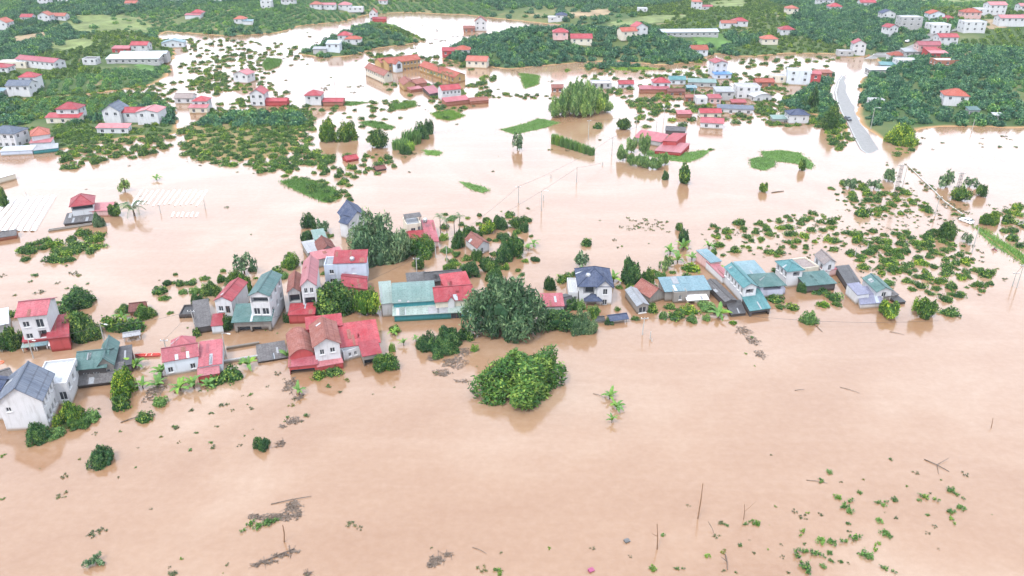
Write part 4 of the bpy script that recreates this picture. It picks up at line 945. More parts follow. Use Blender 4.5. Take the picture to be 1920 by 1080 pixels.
T_('round', 1838, 345, 370, 26, 'small tree furthest right of the right lattice pylon')
T_('broad', 1774, 413, 450, 44, 'spiky leaved tree at the orchard edge below the white car')
T_('sparse', 1811, 436, 458, 26, 'bare looking tree beside the flooded road pole')
T_('broad', 1856, 393, 424, 40, 'leafy tree right of the white car')
T_('dark', 1248, 320, 338, 18, 'small dark tree left of the columnar tree')
T_('round', 1432, 342, 362, 20, 'small dark tree alone in the wide open flood')
T_('round', 1502, 298, 321, 20, 'small tree at the tip of the right grass island')
T_('sparse', 235, 335, 362, 30, 'reddish thin tree above the white row field', 'tree')
T_('round', 218, 380, 408, 28, 'round tree right of the red hip farmhouse')
T_('feather', 186, 398, 427, 26, 'grey green tree in front of the red hip farmhouse')
T_('broad', 8, 352, 388, 22, 'tree cut by the left edge above the white rows')
T_('broad', 1690, 231, 274, 56, 'broad bushy tree at the road bend by the flood edge')
T_('broad', 1556, 195, 243, 42, 'tall tree beside the slate hip house')
T_('cone', 1523, 163, 203, 26, 'dark pointed tree before the pale three storey block')
T_('sparse', 970, 248, 284, 24, 'bare grey tree in the open flood', 'tree')
for i, (cx, yt, yb, w) in enumerate([(1060,163,206,28),(1078,152,206,30),(1096,152,208,30),(1114,162,208,28),(1130,172,206,26),(1046,180,214,26),(1068,160,216,30),(1087,156,218,32),(1106,166,218,30),(1124,178,216,26),(1056,178,221,26),(1040,192,222,22),(1076,176,222,26),(1096,182,222,26),(1138,190,212,22)]):
    T_('euc', cx, yt, yb, w, 'tall slender eucalyptus of the dense grove in the flood', 'eucalyptus_tree', 'tree', 'eucalyptus grove', )
for cx, yt, yb, w in [(1168,272,304,22),(1183,288,312,15),(1184,258,288,16),(1209,250,294,18)]:
    T_('euc', cx, yt, yb, w + 6, 'young slender tree of the row left of the grass spit', 'young_tree', 'tree', 'slender trees by the grass spit')
for cx, yb in [(1197,314),(1206,316),(1215,318),(1224,319),(1232,319),(1240,312),(1247,310)]:
    T_('euc', cx, yb - 24, yb, 18, 'young tree in the short row standing in water below the grass spit', 'young_tree', 'tree', 'young tree row below the grass spit')
# round trees crowding the yards in the middle of the hamlet
MID = [(860,432,468,28),(885,424,450,38),(915,412,442,38),(937,402,430,32),(943,436,452,30),(895,466,490,24),(880,490,524,48),(915,480,516,44),(944,455,494,46),(928,502,532,38),(842,490,512,30),(966,435,484,42),(966,406,430,28),(983,413,436,22),(855,470,482,22)]
MIDL = ['round tree left of the small white gabled house', 'round tree behind the small white gabled house', 'round tree behind and right of the small white gabled house', 'rearmost round tree of the crowd by the open flood', 'low round tree right of the rearmost one', 'small round tree in front of the small white gabled house', 'wide round tree behind the black shed', 'round tree between the black shed and the feathery giant', 'largest round tree right in the crowd', 'round tree touching the top of the feathery giant', 'round tree at the lane behind the black shed', 'tall round tree at the right end of the crowd', 'small round tree at the upper right of the crowd', 'smallest round tree right of the crowd', 'low round tree below the tree left of the white gabled house']
for (cx, yt, yb, w), ml in zip(MID, MIDL): T_('dark' if cx % 3 else 'round', cx, yt, yb, w, ml, 'garden_tree', 'tree', 'garden trees behind the hamlet')
SM = 'green shrub '
for a in [('dark',195,836,877,56,'dark round shrub alone in the lower left water'),('dark',492,816,846,36,'small dark shrub beside a floating grey mat'),('sparse',180,1040,1067,40,'grey green shrub near the lower left corner'),
  ('light',105,800,824,40,'bright shrub right of the dark tree below the pale wall'),('light',172,768,792,40,'bright shrub below the pale flat roofed house'),('broad',150,786,806,46,'low shrub between pale wall trees'),('bush',228,732,772,44,'shrub below the blackened lean-to'),
  ('bush',270,769,794,36,'small shrub alone in water below the green matting'),('light',300,742,764,34,'low green weeds on the floating plank mat'),
  ('bush',404,690,724,60,'shrub below the pink metal shed'),('bush',440,680,716,50,'shrub right of the pink metal shed'),('bush',598,689,713,32,'left shrub of the pair below the red house'),('bush',626,682,707,44,'right shrub of the pair below the red house'),
  ('dark',724,655,698,54,'dark shrub right of the red annex'),('dark',800,622,662,50,'left shrub of the dark thicket before the warehouse'),('dark',842,608,650,58,'back shrub of the dark thicket before the warehouse'),('dark',826,634,670,52,'front shrub of the dark thicket before the warehouse'),('dark',868,612,640,34,'right shrub of the dark thicket before the warehouse'),
  ('bush',213,585,622,54,'leafy shrub left in the thicket behind the open pavilion'),('bush',250,590,625,60,'leafy shrub in front in the thicket behind the open pavilion'),('broad',272,568,600,46,'leafy shrub right in the thicket behind the open pavilion'),('broad',238,568,588,40,'leafy shrub at the back of the thicket behind the open pavilion'),
  ('bush',298,534,556,44,'shrub alone behind the thicket'),('bush',308,553,564,26,'small shrub below the lone shrub'),('bush',358,522,536,28,'small shrub far behind the blackened shed'),('light',343,540,552,20,'small bright shrub behind the blackened shed'),('light',366,536,552,24,'bright shrub behind the blackened shed'),
  ('broad',396,524,556,40,'leafy shrub behind the small red gable house'),('dark',372,548,576,28,'dark shrub above the blackened shed'),('broad',440,506,536,34,'leafy shrub left of the green gable house'),('dark',462,510,548,30,'dark shrub touching the green gable house'),('dark',416,514,530,22,'dark shrub behind the red gable roof'),
  ('bush',518,496,522,36,'shrub right behind the green gable house'),('light',515,512,526,26,'bright shrub right behind the green gable house'),('bush',538,583,606,22,'shrub before the red porch of the narrow house'),('bush',369,610,632,24,'shrub at the foot of the blackened shed'),('dark',575,430,455,32,'leafy shrub left of the green tarp hut'),
  ('dark',1086,500,522,30,'shrub behind the villa left'),('bush',1056,505,532,40,'shrub left of the blue roofed villa'),('dark',1030,515,545,24,'dark shrub by the open water left of the villa'),('light',1087,560,582,24,'bright shrub in front of the small pink roof'),('dark',1070,558,584,30,'shrub before the black roof'),('round',1115,574,604,22,'small round shrub before the villa porch'),
  ('dark',1142,594,610,18,'small dark shrub at the blue gatehouse'),('bush',1183,530,548,24,'shrub left of the grey concrete shed'),('light',1238,506,524,30,'light shrub behind the orange red tile roof'),('sparse',1250,478,508,30,'grey shrub behind the light blue roof'),('bush',1296,488,512,40,'leafy shrub behind the light blue roof'),
  ('bush',1222,562,588,26,'shrub right of the grey concrete shed'),('light',1243,581,599,22,'yellow green shrub in water before the concrete box'),('bush',1266,574,602,42,'left shrub before the concrete box'),('bush',1292,568,592,44,'middle shrub before the concrete box'),('light',1326,566,584,42,'yellow green shrub below the white canopy'),('light',1297,588,606,24,'small shrub in water before the concrete box'),('light',1325,588,602,18,'tiny shrub in water below the white canopy'),
  ('bush',1452,553,569,40,'shrub below the lavender wall'),('bush',1486,565,584,30,'shrub in water below the lavender wall'),('bush',1462,566,580,20,'small shrub in water below the lavender wall'),('dark',1503,527,550,24,'dark shrub at the corner of the green shop roof'),('bush',1535,531,552,46,'shrub left below the green shop roof'),('bush',1562,543,566,42,'shrub right below the green shop roof'),('bush',1544,561,577,28,'low shrub left in water below the shop'),('bush',1568,561,575,22,'low shrub right in water below the shop'),
  ('bush',1780,571,594,42,'low shrub at the water right of the hamlet'),('light',1720,566,584,20,'small shrub beside the right round tree'),('bush',1100,443,462,28,'shrub alone in the open flood behind the villa'),('dark',1003,480,490,20,'low dark shrub left of the open flood'),('round',1273,416,434,16,'small round shrub above the banana plants'),('dark',1281,428,458,28,'dark shrub behind the banana plants'),
  ('bush',875,473,490,26,'bright shrub near the small white gabled house'),('light',832,436,452,22,'small shrub at the areca palms'),('dark',805,222,252,26,'small tree like shrub by the flooded grass strips'),('bush',845,612,622,16,'shrub tip of the warehouse thicket'),('light',735,640,660,16,'young plant at the garden edge by the red annex'),
  ('light',60,562,578,22,'low bush behind the pink roof at left'),('bush',1158,572,584,14,'tiny shrub before the grey concrete shed'),('light',890,645,660,18,'small shrub below the feathery giant'),('bush',880,618,640,22,'shrub at the warehouse end by the feathery giant'),('bush',1890,398,420,36,'shrub right of the leafy tree by the car'),
  ('bush',1615,382,408,34,'dark dense shrub in the upper right orchard'),('bush',1120,227,242,26,'low wide shrub in water below the tall grove'),('dark',760,268,290,26,'leafy shrub left of the bamboo'),('dark',790,228,262,30,'dark leafy shrub behind the bamboo')]:
    shrub(*a)

# ---------------------------------------------------------------- bamboo and cane
def cane_mesh(seed, n=420, h=1.0):
    rng = np.random.default_rng(seed); a = rng.uniform(0, 6.28, n); rr = np.sqrt(rng.uniform(0, 1, n)) * .8
    base = np.stack([rr * np.cos(a), rr * np.sin(a), rng.uniform(.15, .85, n)], 1)
    d = np.stack([np.cos(a) * .5, np.sin(a) * .5, np.full(n, .9)], 1) + rng.normal(size=(n, 3)) * .35
    me = leaf_mesh('cane_leaves', base + d * .08, np.cross(d, rng.normal(size=(n, 3))), rng.uniform(.03, .05, n), M['leaf_bright'], 5.0, None, rng)
    # turn the blades upright
    return me
def blades(seed, n, mat, hgt=(.5, 1.0), wid=.03, spread=.9, lean=.45):
    rng = np.random.default_rng(seed); V = []; F_ = []; lc = []
    for i in range(n):
        a = rng.uniform(0, 6.28); r = math.sqrt(rng.uniform(0, 1)) * spread; b = rng.uniform(0, 6.28); h_ = rng.uniform(*hgt); l = rng.uniform(.1, lean) * h_
        x, y = r * math.cos(a), r * math.sin(a); dx, dy = math.cos(b), math.sin(b); w = wid * rng.uniform(.7, 1.3); s = len(V)
        for t_, ww in ((0, .6), (.55, 1.0), (.85, .7), (1.0, .05)):
            ox = x + dx * l * t_ * t_; oy = y + dy * l * t_ * t_; z = h_ * (t_ - .18 * t_ ** 3)
            V += [(ox - dy * w * ww, oy + dx * w * ww, z), (ox + dy * w * ww, oy - dx * w * ww, z)]
        for k in range(3): F_.append((s + 2 * k, s + 2 * k + 1, s + 2 * k + 3, s + 2 * k + 2)); lc.append(rng.beta(2, 2.4))
    me = bpy.data.meshes.new('blades'); fast_mesh(me, np.array(V), np.array(F_), 4)
    at = me.attributes.new('lc', 'FLOAT', 'FACE'); at.data.foreach_set('value', np.asarray(lc, np.float32)); me.materials.append(mat); return me
CANE = [blades(500 + i, 330, M['leaf_bright'], (.55, 1.05), .035) for i in range(3)]
def clump(kind_meshes, cx, ytop, ybot, w, label, name, cat, group=None):
    P, r, Hh = spot(cx, ytop, ybot, w); i = TN[0] = TN[0] + 1
    o = link(name, kind_meshes[i % len(kind_meshes)]); o.location = P; o.scale = (r, r, Hh); o.rotation_euler.z = i * 2.4; tag(o, label, cat, group); AVOID.append((P.x, P.y, r)); return o
for cx, yt, yb, w in [(750,255,282,34),(772,238,272,40),(764,262,284,30)]: clump(CANE, cx, yt, yb, w, 'bright bamboo clump standing in water behind the orchard', 'bamboo_clump', 'bamboo', 'bamboo behind the orchard')
for i in range(9): clump(CANE, 1040 + i * 8.5, 246 + i * 3.2, 271 + i * 2.6, 16, 'spiky cane clump in the cane strip in the open flood', 'cane_clump', 'cane', 'cane strip in the open flood')

# ---------------------------------------------------------------- banana plants and palms: every leaf a part
def blade_leaf(mat, L=1.0, w=.16, arch=.35, cuts=0):
    mb = MB(); n = 6; pts = []
    for i in range(n + 1):
        t_ = i / n; x = t_; z = .55 * math.sin(t_ * 1.5) - arch * 1.4 * t_ * t_; ww = w * math.sin(math.pi * min(1, .12 + t_ * .9)) ** .6 * (1 if t_ < .95 else .3)
        pts.append(((x, -ww, z - .03), (x, 0, z), (x, ww, z - .03)))
    for i in range(n):
        a, b = pts[i], pts[i + 1]; mb.face([a[0], b[0], b[1], a[1]]); mb.face([a[1], b[1], b[2], a[2]])
    me = mb.mesh('leaf'); me.materials.append(mat)
    at = me.attributes.new('lc', 'FLOAT', 'FACE'); at.data.foreach_set('value', [.45 + .06 * (i % 4) for i in range(len(me.polygons))]); return me
def frond(mat):
    mb = MB(); n = 14
    prev = None
    for i in range(n + 1):
        t_ = i / n; x = t_; z = .6 * math.sin(t_ * 1.6) - .75 * t_ * t_; c = Vector((x, 0, z))
        if i > 1:
            ln = .30 * math.sin(math.pi * (.15 + .8 * t_)) ** .7
            for s in (-1, 1):
                tip = c + Vector((.10, s * ln, -.10 - .06 * t_)); mb.face([c, c + Vector((.045, 0, 0)), tip])
        if prev is not None: mb.tube([prev, c], .008, 3, False)
        prev = c
    me = mb.mesh('frond'); me.materials.append(mat)
    at = me.attributes.new('lc', 'FLOAT', 'FACE'); at.data.foreach_set('value', [.3 + .3 * ((i * 7) % 5) / 5 for i in range(len(me.polygons))]); return me
BLADE = [blade_leaf(M['leaf_bright'], arch=a) for a in (.3, .45, .2)]; FROND = [frond(M['leaf_feather'])]
stem_mb = MB(); stem_mb.tube([(0, 0, -1), (.02, 0, .3), (0, 0, 1)], [.09, .08, .05], 7); STEM = stem_mb.mesh('stem'); STEM.materials.append(M['bark'])
def star_plant(cx, cy, size, nleaf, label, name='banana_plant', cat='banana plant', group=None, leaves=None, stem_h=.7, part='leaf'):
    P = GT(cx, cy); i = TN[0] = TN[0] + 1; rr = random.Random(i); root = empty(name, P)
    st = link('stem', STEM, root); st.scale = (size * .8, size * .8, stem_h)
    for k in range(nleaf):
        lf = link(part, (leaves or BLADE)[k % len(leaves or BLADE)], root); s = size * rr.uniform(.75, 1.15); lf.scale = (s, s, s)
        lf.rotation_euler = Euler((rr.uniform(-.3, .3), rr.uniform(-.75, .25), k * 6.28 / nleaf + rr.uniform(-.3, .3))); lf.location.z = stem_h * .95
    tag(root, label, cat, group); return root
for cx, cy, s, n, lab in [(1347,592,3.2,9,'large star shaped banana plant before the long dark shed'),(1143,748,2.1,9,'upper banana top of the lone pair in open water'),(1156,768,1.9,8,'lower banana top of the lone pair in open water'),(1147,793,1.5,7,'small withered banana top below the lone pair'),
   (255,690,2.6,9,'banana plant right of the blackened lean-to roofs'),(268,728,1.9,7,'small banana plant below the blackened lean-to'),(303,702,2.6,9,'upper banana plant left of the pink roofed house'),(298,727,2.4,8,'lower banana plant left of the pink roofed house'),(338,732,2.5,9,'left banana plant below the pink roofed house'),(364,728,2.7,9,'right banana plant below the pink roofed house'),
   (392,726,2.0,8,'banana plant at the pink shed awning corner'),(466,688,2.4,8,'banana plant by the sunken yard wall'),(540,672,2.2,8,'banana plant left of the red barrel roof'),(561,738,1.9,8,'banana tops drifting below the red barrel roof'),(230,600,2.2,7,'banana plant in the pavilion thicket'),
   (1281,468,2.8,9,'banana plant before the dark shrub in the open flood'),(1256,476,2.6,9,'banana plant left in the banana row behind the light blue roof'),(1297,488,2.4,8,'banana plant right in the banana row behind the light blue roof'),(1270,492,2.6,8,'middle banana plant behind the light blue roof'),(1329,466,2.4,8,'banana plant at the left edge of the right orchard'),
   (1150,528,2.4,8,'banana plant right of the villa'),(1344,505,2.2,7,'withered banana plant behind the teal roofed house'),(757,648,1.6,7,'small banana plant in the warehouse garden'),(740,628,1.7,7,'small banana plant by the red annex garden'),(780,640,1.4,6,'tiny plant in the warehouse garden'),(294,338,2.2,8,'half drowned palm like plant above the white rows'),(1000,462,2.2,8,'banana plant in the open flood right of the tree crowd'),(990,470,1.8,7,'smaller banana plant in the open flood right of the tree crowd')]:
    star_plant(cx, cy, s, n, lab)
star_plant(252, 405, 4.6, 13, 'wide coconut palm half drowned right of the red hip farmhouse', 'coconut_palm', 'palm', None, FROND, 2.0, 'frond')
for k, (cx, cy) in enumerate([(826,437),(838,442),(852,440),(862,436)]): star_plant(cx, cy, 1.9, 9, ['leftmost','second','third','rightmost'][k] + ' of four slim areca palms behind the small white gabled house', 'areca_palm', 'palm', 'areca palms', FROND, 5.0, 'frond')
for k, (cx, cy) in enumerate([(812,160),(828,160),(842,158),(823,146)]): star_plant(cx, cy, 3.0, 9, ['left','middle','right','rear'][k] + ' palm in the flooded school yard', 'palm', 'palm', 'school yard palms', FROND, 5.5, 'frond')

# ---------------------------------------------------------------- orchards and woods
def region_points(poly, spacing, r0, r1, jit=.35, ang=0.0, drop=0.0, rng=RNG, clear=True):
    w = np.array([(G(x, y).x, G(x, y).y) for x, y in poly]); c = w.mean(0); R = np.abs(w - c).max() * 1.5; n = int(R / spacing) + 1
    i, j = np.meshgrid(np.arange(-n, n + 1), np.arange(-n, n + 1)); ca, sa = math.cos(ang), math.sin(ang)
    gx, gy = i * spacing + (j % 2) * spacing * .3, j * spacing
    X = c[0] + gx * ca - gy * sa + rng.normal(size=gx.shape) * spacing * jit; Y = c[1] + gx * sa + gy * ca + rng.normal(size=gx.shape) * spacing * jit
    X, Y = X.ravel(), Y.ravel(); k = psd(w, X, Y) > 0; X, Y = X[k], Y[k]; k = rng.uniform(size=len(X)) > drop; X, Y = X[k], Y[k]
    if clear:
        k = np.ones(len(X), bool)
        for ax, ay, ar in AVOID: k &= (X - ax) ** 2 + (Y - ay) ** 2 > ar * ar
        X, Y = X[k], Y[k]
    Z = np.maximum(0, height(X, Y)); return np.stack([X, Y, Z, rng.uniform(r0, r1, len(X))], 1)
ORCH = [  # polygon, spacing, radii, chance of a gap, label of each bush there, group
 ([(1325,425),(1440,402),(1560,398),(1640,470),(1690,512),(1640,520),(1580,482),(1510,474),(1400,488),(1340,478)], 4.3, 1.0, 2.1, .15, 'lychee bush half drowned in the right hand orchard behind the teal roofs', 'bushes behind the teal roofs'),
 ([(1590,436),(1700,428),(1790,438),(1826,486),(1868,516),(1850,544),(1770,566),(1700,546),(1640,486)], 3.7, 1.2, 2.35, .04, 'lychee bush in the dense lower right orchard beside the flooded road', 'dense bushes beside the flooded road'),
 ([(1555,352),(1600,338),(1690,350),(1745,388),(1738,408),(1620,408),(1560,372)], 4.0, 1.0, 2.2, .15, 'lychee bush in the upper right orchard near the left pylon', 'bushes near the left pylon'),
 ([(1835,396),(1925,384),(1990,500),(1920,470),(1855,425)], 4.6, 1.2, 2.6, .2, 'bush in the flooded plot right of the white car', 'bushes right of the white car'),
 ([(25,474),(90,440),(140,421),(196,428),(184,468),(120,492),(40,490)], 3.5, 1.7, 2.5, .05, 'lychee bush in the small orchard below the red hip farmhouse', 'bushes below the farmhouse'),
 ([(112,288),(240,262),(328,254),(330,277),(240,299),(122,318)], 4.4, 1.6, 2.5, .12, 'lychee bush in the left orchard at the water edge', 'bushes at the left water edge'),
 ([(520,302),(600,285),(745,292),(745,322),(690,338),(655,388),(610,378),(560,345),(528,332)], 4.6, 1.2, 2.3, .2, 'lychee bush in the drowned front of the middle orchard', 'bushes at the middle orchard front'),
]
FARORCH = [
 ([(330,120),(480,95),(520,135),(480,165),(400,175),(340,165)], 5.2, 1.3, 2.6, .35), ([(430,165),(500,150),(560,190),(450,204)], 4.8, 1.3, 2.4, .3), ([(60,180),(330,152),(325,192),(60,198)], 4.4, 1.4, 2.4, .25), ([(330,70),(440,72),(560,85),(590,112),(490,120),(340,102)], 6.0, 1.2, 2.6, .4), ([(1040,130),(1350,122),(1350,152),(1100,152)], 6.0, 1.3, 2.6, .4), ([(560,205),(700,195),(760,225),(700,290),(590,250)], 7.5, 1.0, 2.2, .45), ([(1360,108),(1560,104),(1590,112),(1540,140),(1400,128)], 6.0, 1.4, 2.8, .4),
 ([(1325,425),(1440,402),(1560,398),(1640,470),(1690,512),(1640,520),(1580,482),(1510,474),(1400,488),(1340,478)], 3.4, .5, 1.1, .4), ([(1590,436),(1700,428),(1790,438),(1826,486),(1868,516),(1850,544),(1770,566),(1700,546),(1640,486)], 2.9, .6, 1.2, .35), ([(1555,352),(1600,338),(1690,350),(1745,388),(1738,408),(1620,408),(1560,372)], 3.0, .5, 1.1, .35),
 ([(-100,255),(110,248),(320,236),(330,262),(240,272),(110,290),(-100,284)], 4.0, 1.5, 2.4, .1), ([(1180,140),(1560,128),(1560,235),(1180,240)], 6.0, 1.3, 2.9, .35), ([(690,100),(880,110),(920,180),(800,190),(700,160)], 5.4, 1.5, 3.0, .35),
 ([(340,242),(400,212),(560,198),(590,222),(580,280),(640,300),(520,326),(430,314),(345,292)], 4.0, 1.9, 2.8, .04),
 ([(-200,186),(100,180),(292,174),(316,208),(322,232),(280,244),(180,232),(100,250),(-200,260)], 4.3, 1.9, 2.7, .08),
 ([(100,232),(182,226),(184,262),(110,274)], 3.8, 1.9, 2.6, .03),
 ([(1125,165),(1250,176),(1275,196),(1240,214),(1185,205)], 4.6, 1.5, 2.6, .1),
 ([(1420,196),(1470,190),(1545,205),(1556,240),(1470,236),(1420,214)], 4.6, 1.5, 3.0, .12),
 ([(1395,214),(1470,222),(1440,232),(1390,226)], 4.0, 1.2, 2.2, .1),
 ([(340,150),(420,140),(440,168),(420,180),(350,172)], 4.6, 1.6, 2.6, .2),
 ([(380,205),(470,180),(480,205),(400,215)], 4.6, 1.4, 2.4, .2),
 ([(690,105),(760,98),(790,140),(750,150)], 6, 2, 3.2, .3), ([(770,140),(830,150),(828,168),(775,160)], 5, 1.6, 2.8, .2), ([(860,150),(930,140),(920,165),(880,165)], 5, 1.6, 2.8, .15),
 ([(800,185),(860,192),(880,215),(840,232),(815,218)], 5, 1.2, 2.4, .3), ([(500,185),(560,200),(640,196),(640,208),(540,212)], 4.6, 1.2, 2.4, .2),
 ([(1560,200),(1600,262),(1570,290),(1545,262)], 4, 1.4, 2.6, .15), ([(900,170),(1030,178),(1040,190),(920,185)], 4.4, 1.0, 1.8, .25),
 ([(1100,122),(1330,118),(1340,112),(1240,118)], 5, 1.4, 2.6, .2), ([(690,190),(780,188),(775,205),(700,212)], 4.4, 1.6, 2.6, .15),
 ([(1640,262),(1720,262),(1700,300),(1670,300)], 4.4, 1.0, 2.0, .3), ([(1340,150),(1470,140),(1480,165),(1420,160)], 6, 1.5, 2.6, .2),
 ([(1150,290),(1350,262),(1350,280),(1300,285)], 5, 1.0, 2.0, .35),
 ([(1300,150),(1460,160),(1450,215),(1330,232),(1290,200)], 5.2, 1.3, 2.8, .25),
]
cand = []
for k, (poly, sp, r0, r1, dr, lab, grp) in enumerate(ORCH):
    for q in region_points(poly, sp, r0, r1, .22, .35 if k < 4 else -.2, dr): cand.append((q[3] / math.hypot(q[0], q[1], CAM_H), k, q))
cand.sort(key=lambda c: -c[0])
rest = [c[2] for c in cand[300:]]
for n_, (_, k, q) in enumerate(cand[:300]):
    o = link('lychee_bush', BUSH[n_ % len(BUSH)]); o.location = (q[0], q[1], q[2] - .12 * q[3]); rr = RNG.uniform(size=3)
    o.rotation_euler.z = rr[0] * 6.28; o.scale = (q[3], q[3] * (.85 + .3 * rr[1]), q[3] * (.65 + .45 * rr[2])); tag(o, ORCH[k][5], 'bush', ORCH[k][6])
for poly, sp, r0, r1, dr in FARORCH: rest += list(region_points(poly, sp, r0, r1, .2, random.uniform(-.4, .4), dr))

def scatter_object(name, pts, meshes, zs, label, cat, sink=.15, which=None):
    """one object of kind stuff: points that carry size and turn, a plant of a few kinds on each"""
    pts = np.asarray(pts); coll = bpy.data.collections.new(name + '_kinds')
    for i, m_ in enumerate(meshes): coll.objects.link(bpy.data.objects.new('%s_kind_%02d' % (name, i), m_))
    me = bpy.data.meshes.new(name); me.vertices.add(len(pts)); P = pts[:, :3].copy(); P[:, 2] -= sink * pts[:, 3]; me.vertices.foreach_set('co', P.astype(np.float32).ravel())
    sc = np.stack([pts[:, 3], pts[:, 3], pts[:, 3] * RNG.uniform(zs[0], zs[1], len(pts))], 1).astype(np.float32)
    a = me.attributes.new('size', 'FLOAT_VECTOR', 'POINT'); a.data.foreach_set('vector', sc.ravel())
    a = me.attributes.new('turn', 'FLOAT_VECTOR', 'POINT'); tr = np.zeros((len(pts), 3), np.float32); tr[:, 2] = RNG.uniform(0, 6.28, len(pts)); a.data.foreach_set('vector', tr.ravel())
    a = me.attributes.new('which', 'INT', 'POINT'); a.data.foreach_set('value', (RNG.integers(0, len(meshes), len(pts)) if which is None else which).astype(np.int32))
    o = link(name, me); ng = bpy.data.node_groups.new(name + '_scatter', 'GeometryNodeTree')
    ng.interface.new_socket('Geometry', in_out='INPUT', socket_type='NodeSocketGeometry'); ng.interface.new_socket('Geometry', in_out='OUTPUT', socket_type='NodeSocketGeometry')
    N_ = ng.nodes; gi = N_.new('NodeGroupInput'); go = N_.new('NodeGroupOutput'); ip = N_.new('GeometryNodeInstanceOnPoints'); ci = N_.new('GeometryNodeCollectionInfo')
    ci.inputs[0].default_value = coll; ci.inputs[1].default_value = True; ci.inputs[2].default_value = True; ip.inputs['Pick Instance'].default_value = True
    def attr(nm, ty):
        n = N_.new('GeometryNodeInputNamedAttribute'); n.data_type = ty; n.inputs[0].default_value = nm; return n.outputs[0]
    e2 = N_.new('FunctionNodeEulerToRotation')
    L_ = ng.links.new; L_(gi.outputs[0], ip.inputs['Points']); L_(ci.outputs[0], ip.inputs['Instance']); L_(attr('which', 'INT'), ip.inputs['Instance Index'])
    L_(attr('turn', 'FLOAT_VECTOR'), e2.inputs[0]); L_(e2.outputs[0], ip.inputs['Rotation']); L_(attr('size', 'FLOAT_VECTOR'), ip.inputs['Scale']); L_(ip.outputs[0], go.inputs[0])
    md = o.modifiers.new('scatter', 'NODES'); md.node_group = ng
    tag(o, label, cat, None, 'stuff'); return o
scatter_object('orchard_bushes', rest, BUSH, (.6, .95), 'dense lychee orchards farther back around the flooded houses', 'orchard')
# woods and orchards on the dry slopes: plots, each planted in rows its own way or left as wild wood
YOUNG = []
for m_ in BUSH[:3]:
    q = m_.copy(); q.materials.clear(); q.materials.append(M['leaf_young']); YOUNG.append(q)
PLOTS = 150
sx_, sy_ = RNG.uniform(-700, 700, PLOTS), RNG.uniform(320, 1150, PLOTS)
HX, HY, HZ, HR, HW = [], [], [], [], []
for k_ in range(PLOTS):
    kind = RNG.uniform(); an = RNG.uniform(0, 3.14); sp = RNG.uniform(4.3, 5.4); n = 34
    i, j = np.meshgrid(np.arange(-n, n + 1), np.arange(-n, n + 1)); jit = .12 if kind < .62 else .45; rowgap = 1.25 if kind < .62 else .92
    gx = i * sp * .9 + RNG.normal(size=i.shape) * sp * jit; gy = j * sp * rowgap + RNG.normal(size=i.shape) * sp * jit
    X = (sx_[k_] + gx * math.cos(an) - gy * math.sin(an)).ravel(); Y = (sy_[k_] + gx * math.sin(an) + gy * math.cos(an)).ravel()
    o_ = (Y > 330) & (Y < 1150) & (np.abs(X) < 140 + Y * .68); X, Y = X[o_], Y[o_]
    if not len(X): continue
    d2 = (X[:, None] - sx_[None]) ** 2 + (Y[:, None] - sy_[None]) ** 2; o_ = d2.argmin(1) == k_; X, Y = X[o_], Y[o_]
    if kind > .97: o_ = RNG.uniform(size=len(X)) < .3; X, Y = X[o_], Y[o_]
    m_ = len(X); base_w = (0 if kind < .34 else 6 if kind < .62 else 9)
    HX.append(X); HY.append(Y); HR.append(RNG.uniform(1.9, 2.6, m_) if kind < .62 else RNG.uniform(1.9, 3.6, m_)); HW.append(base_w + RNG.integers(0, 6 if base_w == 0 else 3 if base_w == 6 else 5, m_))
X, Y, r, wh = map(np.concatenate, (HX, HY, HR, HW)); Z = height(X, Y)
hillk = sum(np.exp(-((X - b_[0]) / 80) ** 2 - ((Y - b_[1]) / 50) ** 2) for b_ in (BW[0], BW[1], BW[3])) > .45       # the hills carry wild wood
wh = np.where(hillk, 9 + RNG.integers(0, 5, len(X)), wh); r = np.where(hillk, RNG.uniform(2.0, 3.9, len(X)), r)
for w_ in FW: Z = np.where((psd(w_, X, Y) > -1.0) & (RNG.uniform(size=len(X)) > .12), -1.0, Z)
k = Z > .10
for ax, ay, ar in AVOID: k &= (X - ax) ** 2 + ((Y - ay) * .7) ** 2 > (ar + .2) ** 2
def rc_(a): P = G((a[0] + a[2]) / 2, (a[1] + a[3]) / 2, 0); z = max(0, hz(P.x, P.y)); P = G((a[0] + a[2]) / 2, (a[1] + a[3]) / 2, z); return np.array([P.x, P.y])
RC = [rc_(a) for a in RIB]
for i in range(len(RC) - 1):
    cl = 6.5 if i < 11 else 10.0
    for s in np.linspace(0, 1, 8):
        c = RC[i] * (1 - s) + RC[i + 1] * s; k &= (X - c[0]) ** 2 + ((Y - c[1] + (0 if i < 11 else 5)) * .75) ** 2 > cl ** 2
X, Y, Z, r, wh = X[k], Y[k], Z[k], r[k], wh[k]
scatter_object('hillside_woods', np.stack([X, Y, Z, r], 1), BUSH + YOUNG + WOODP, (.75, 1.35), 'mixed green woods and orchard plots covering the slopes behind the flood', 'woods', which=wh)

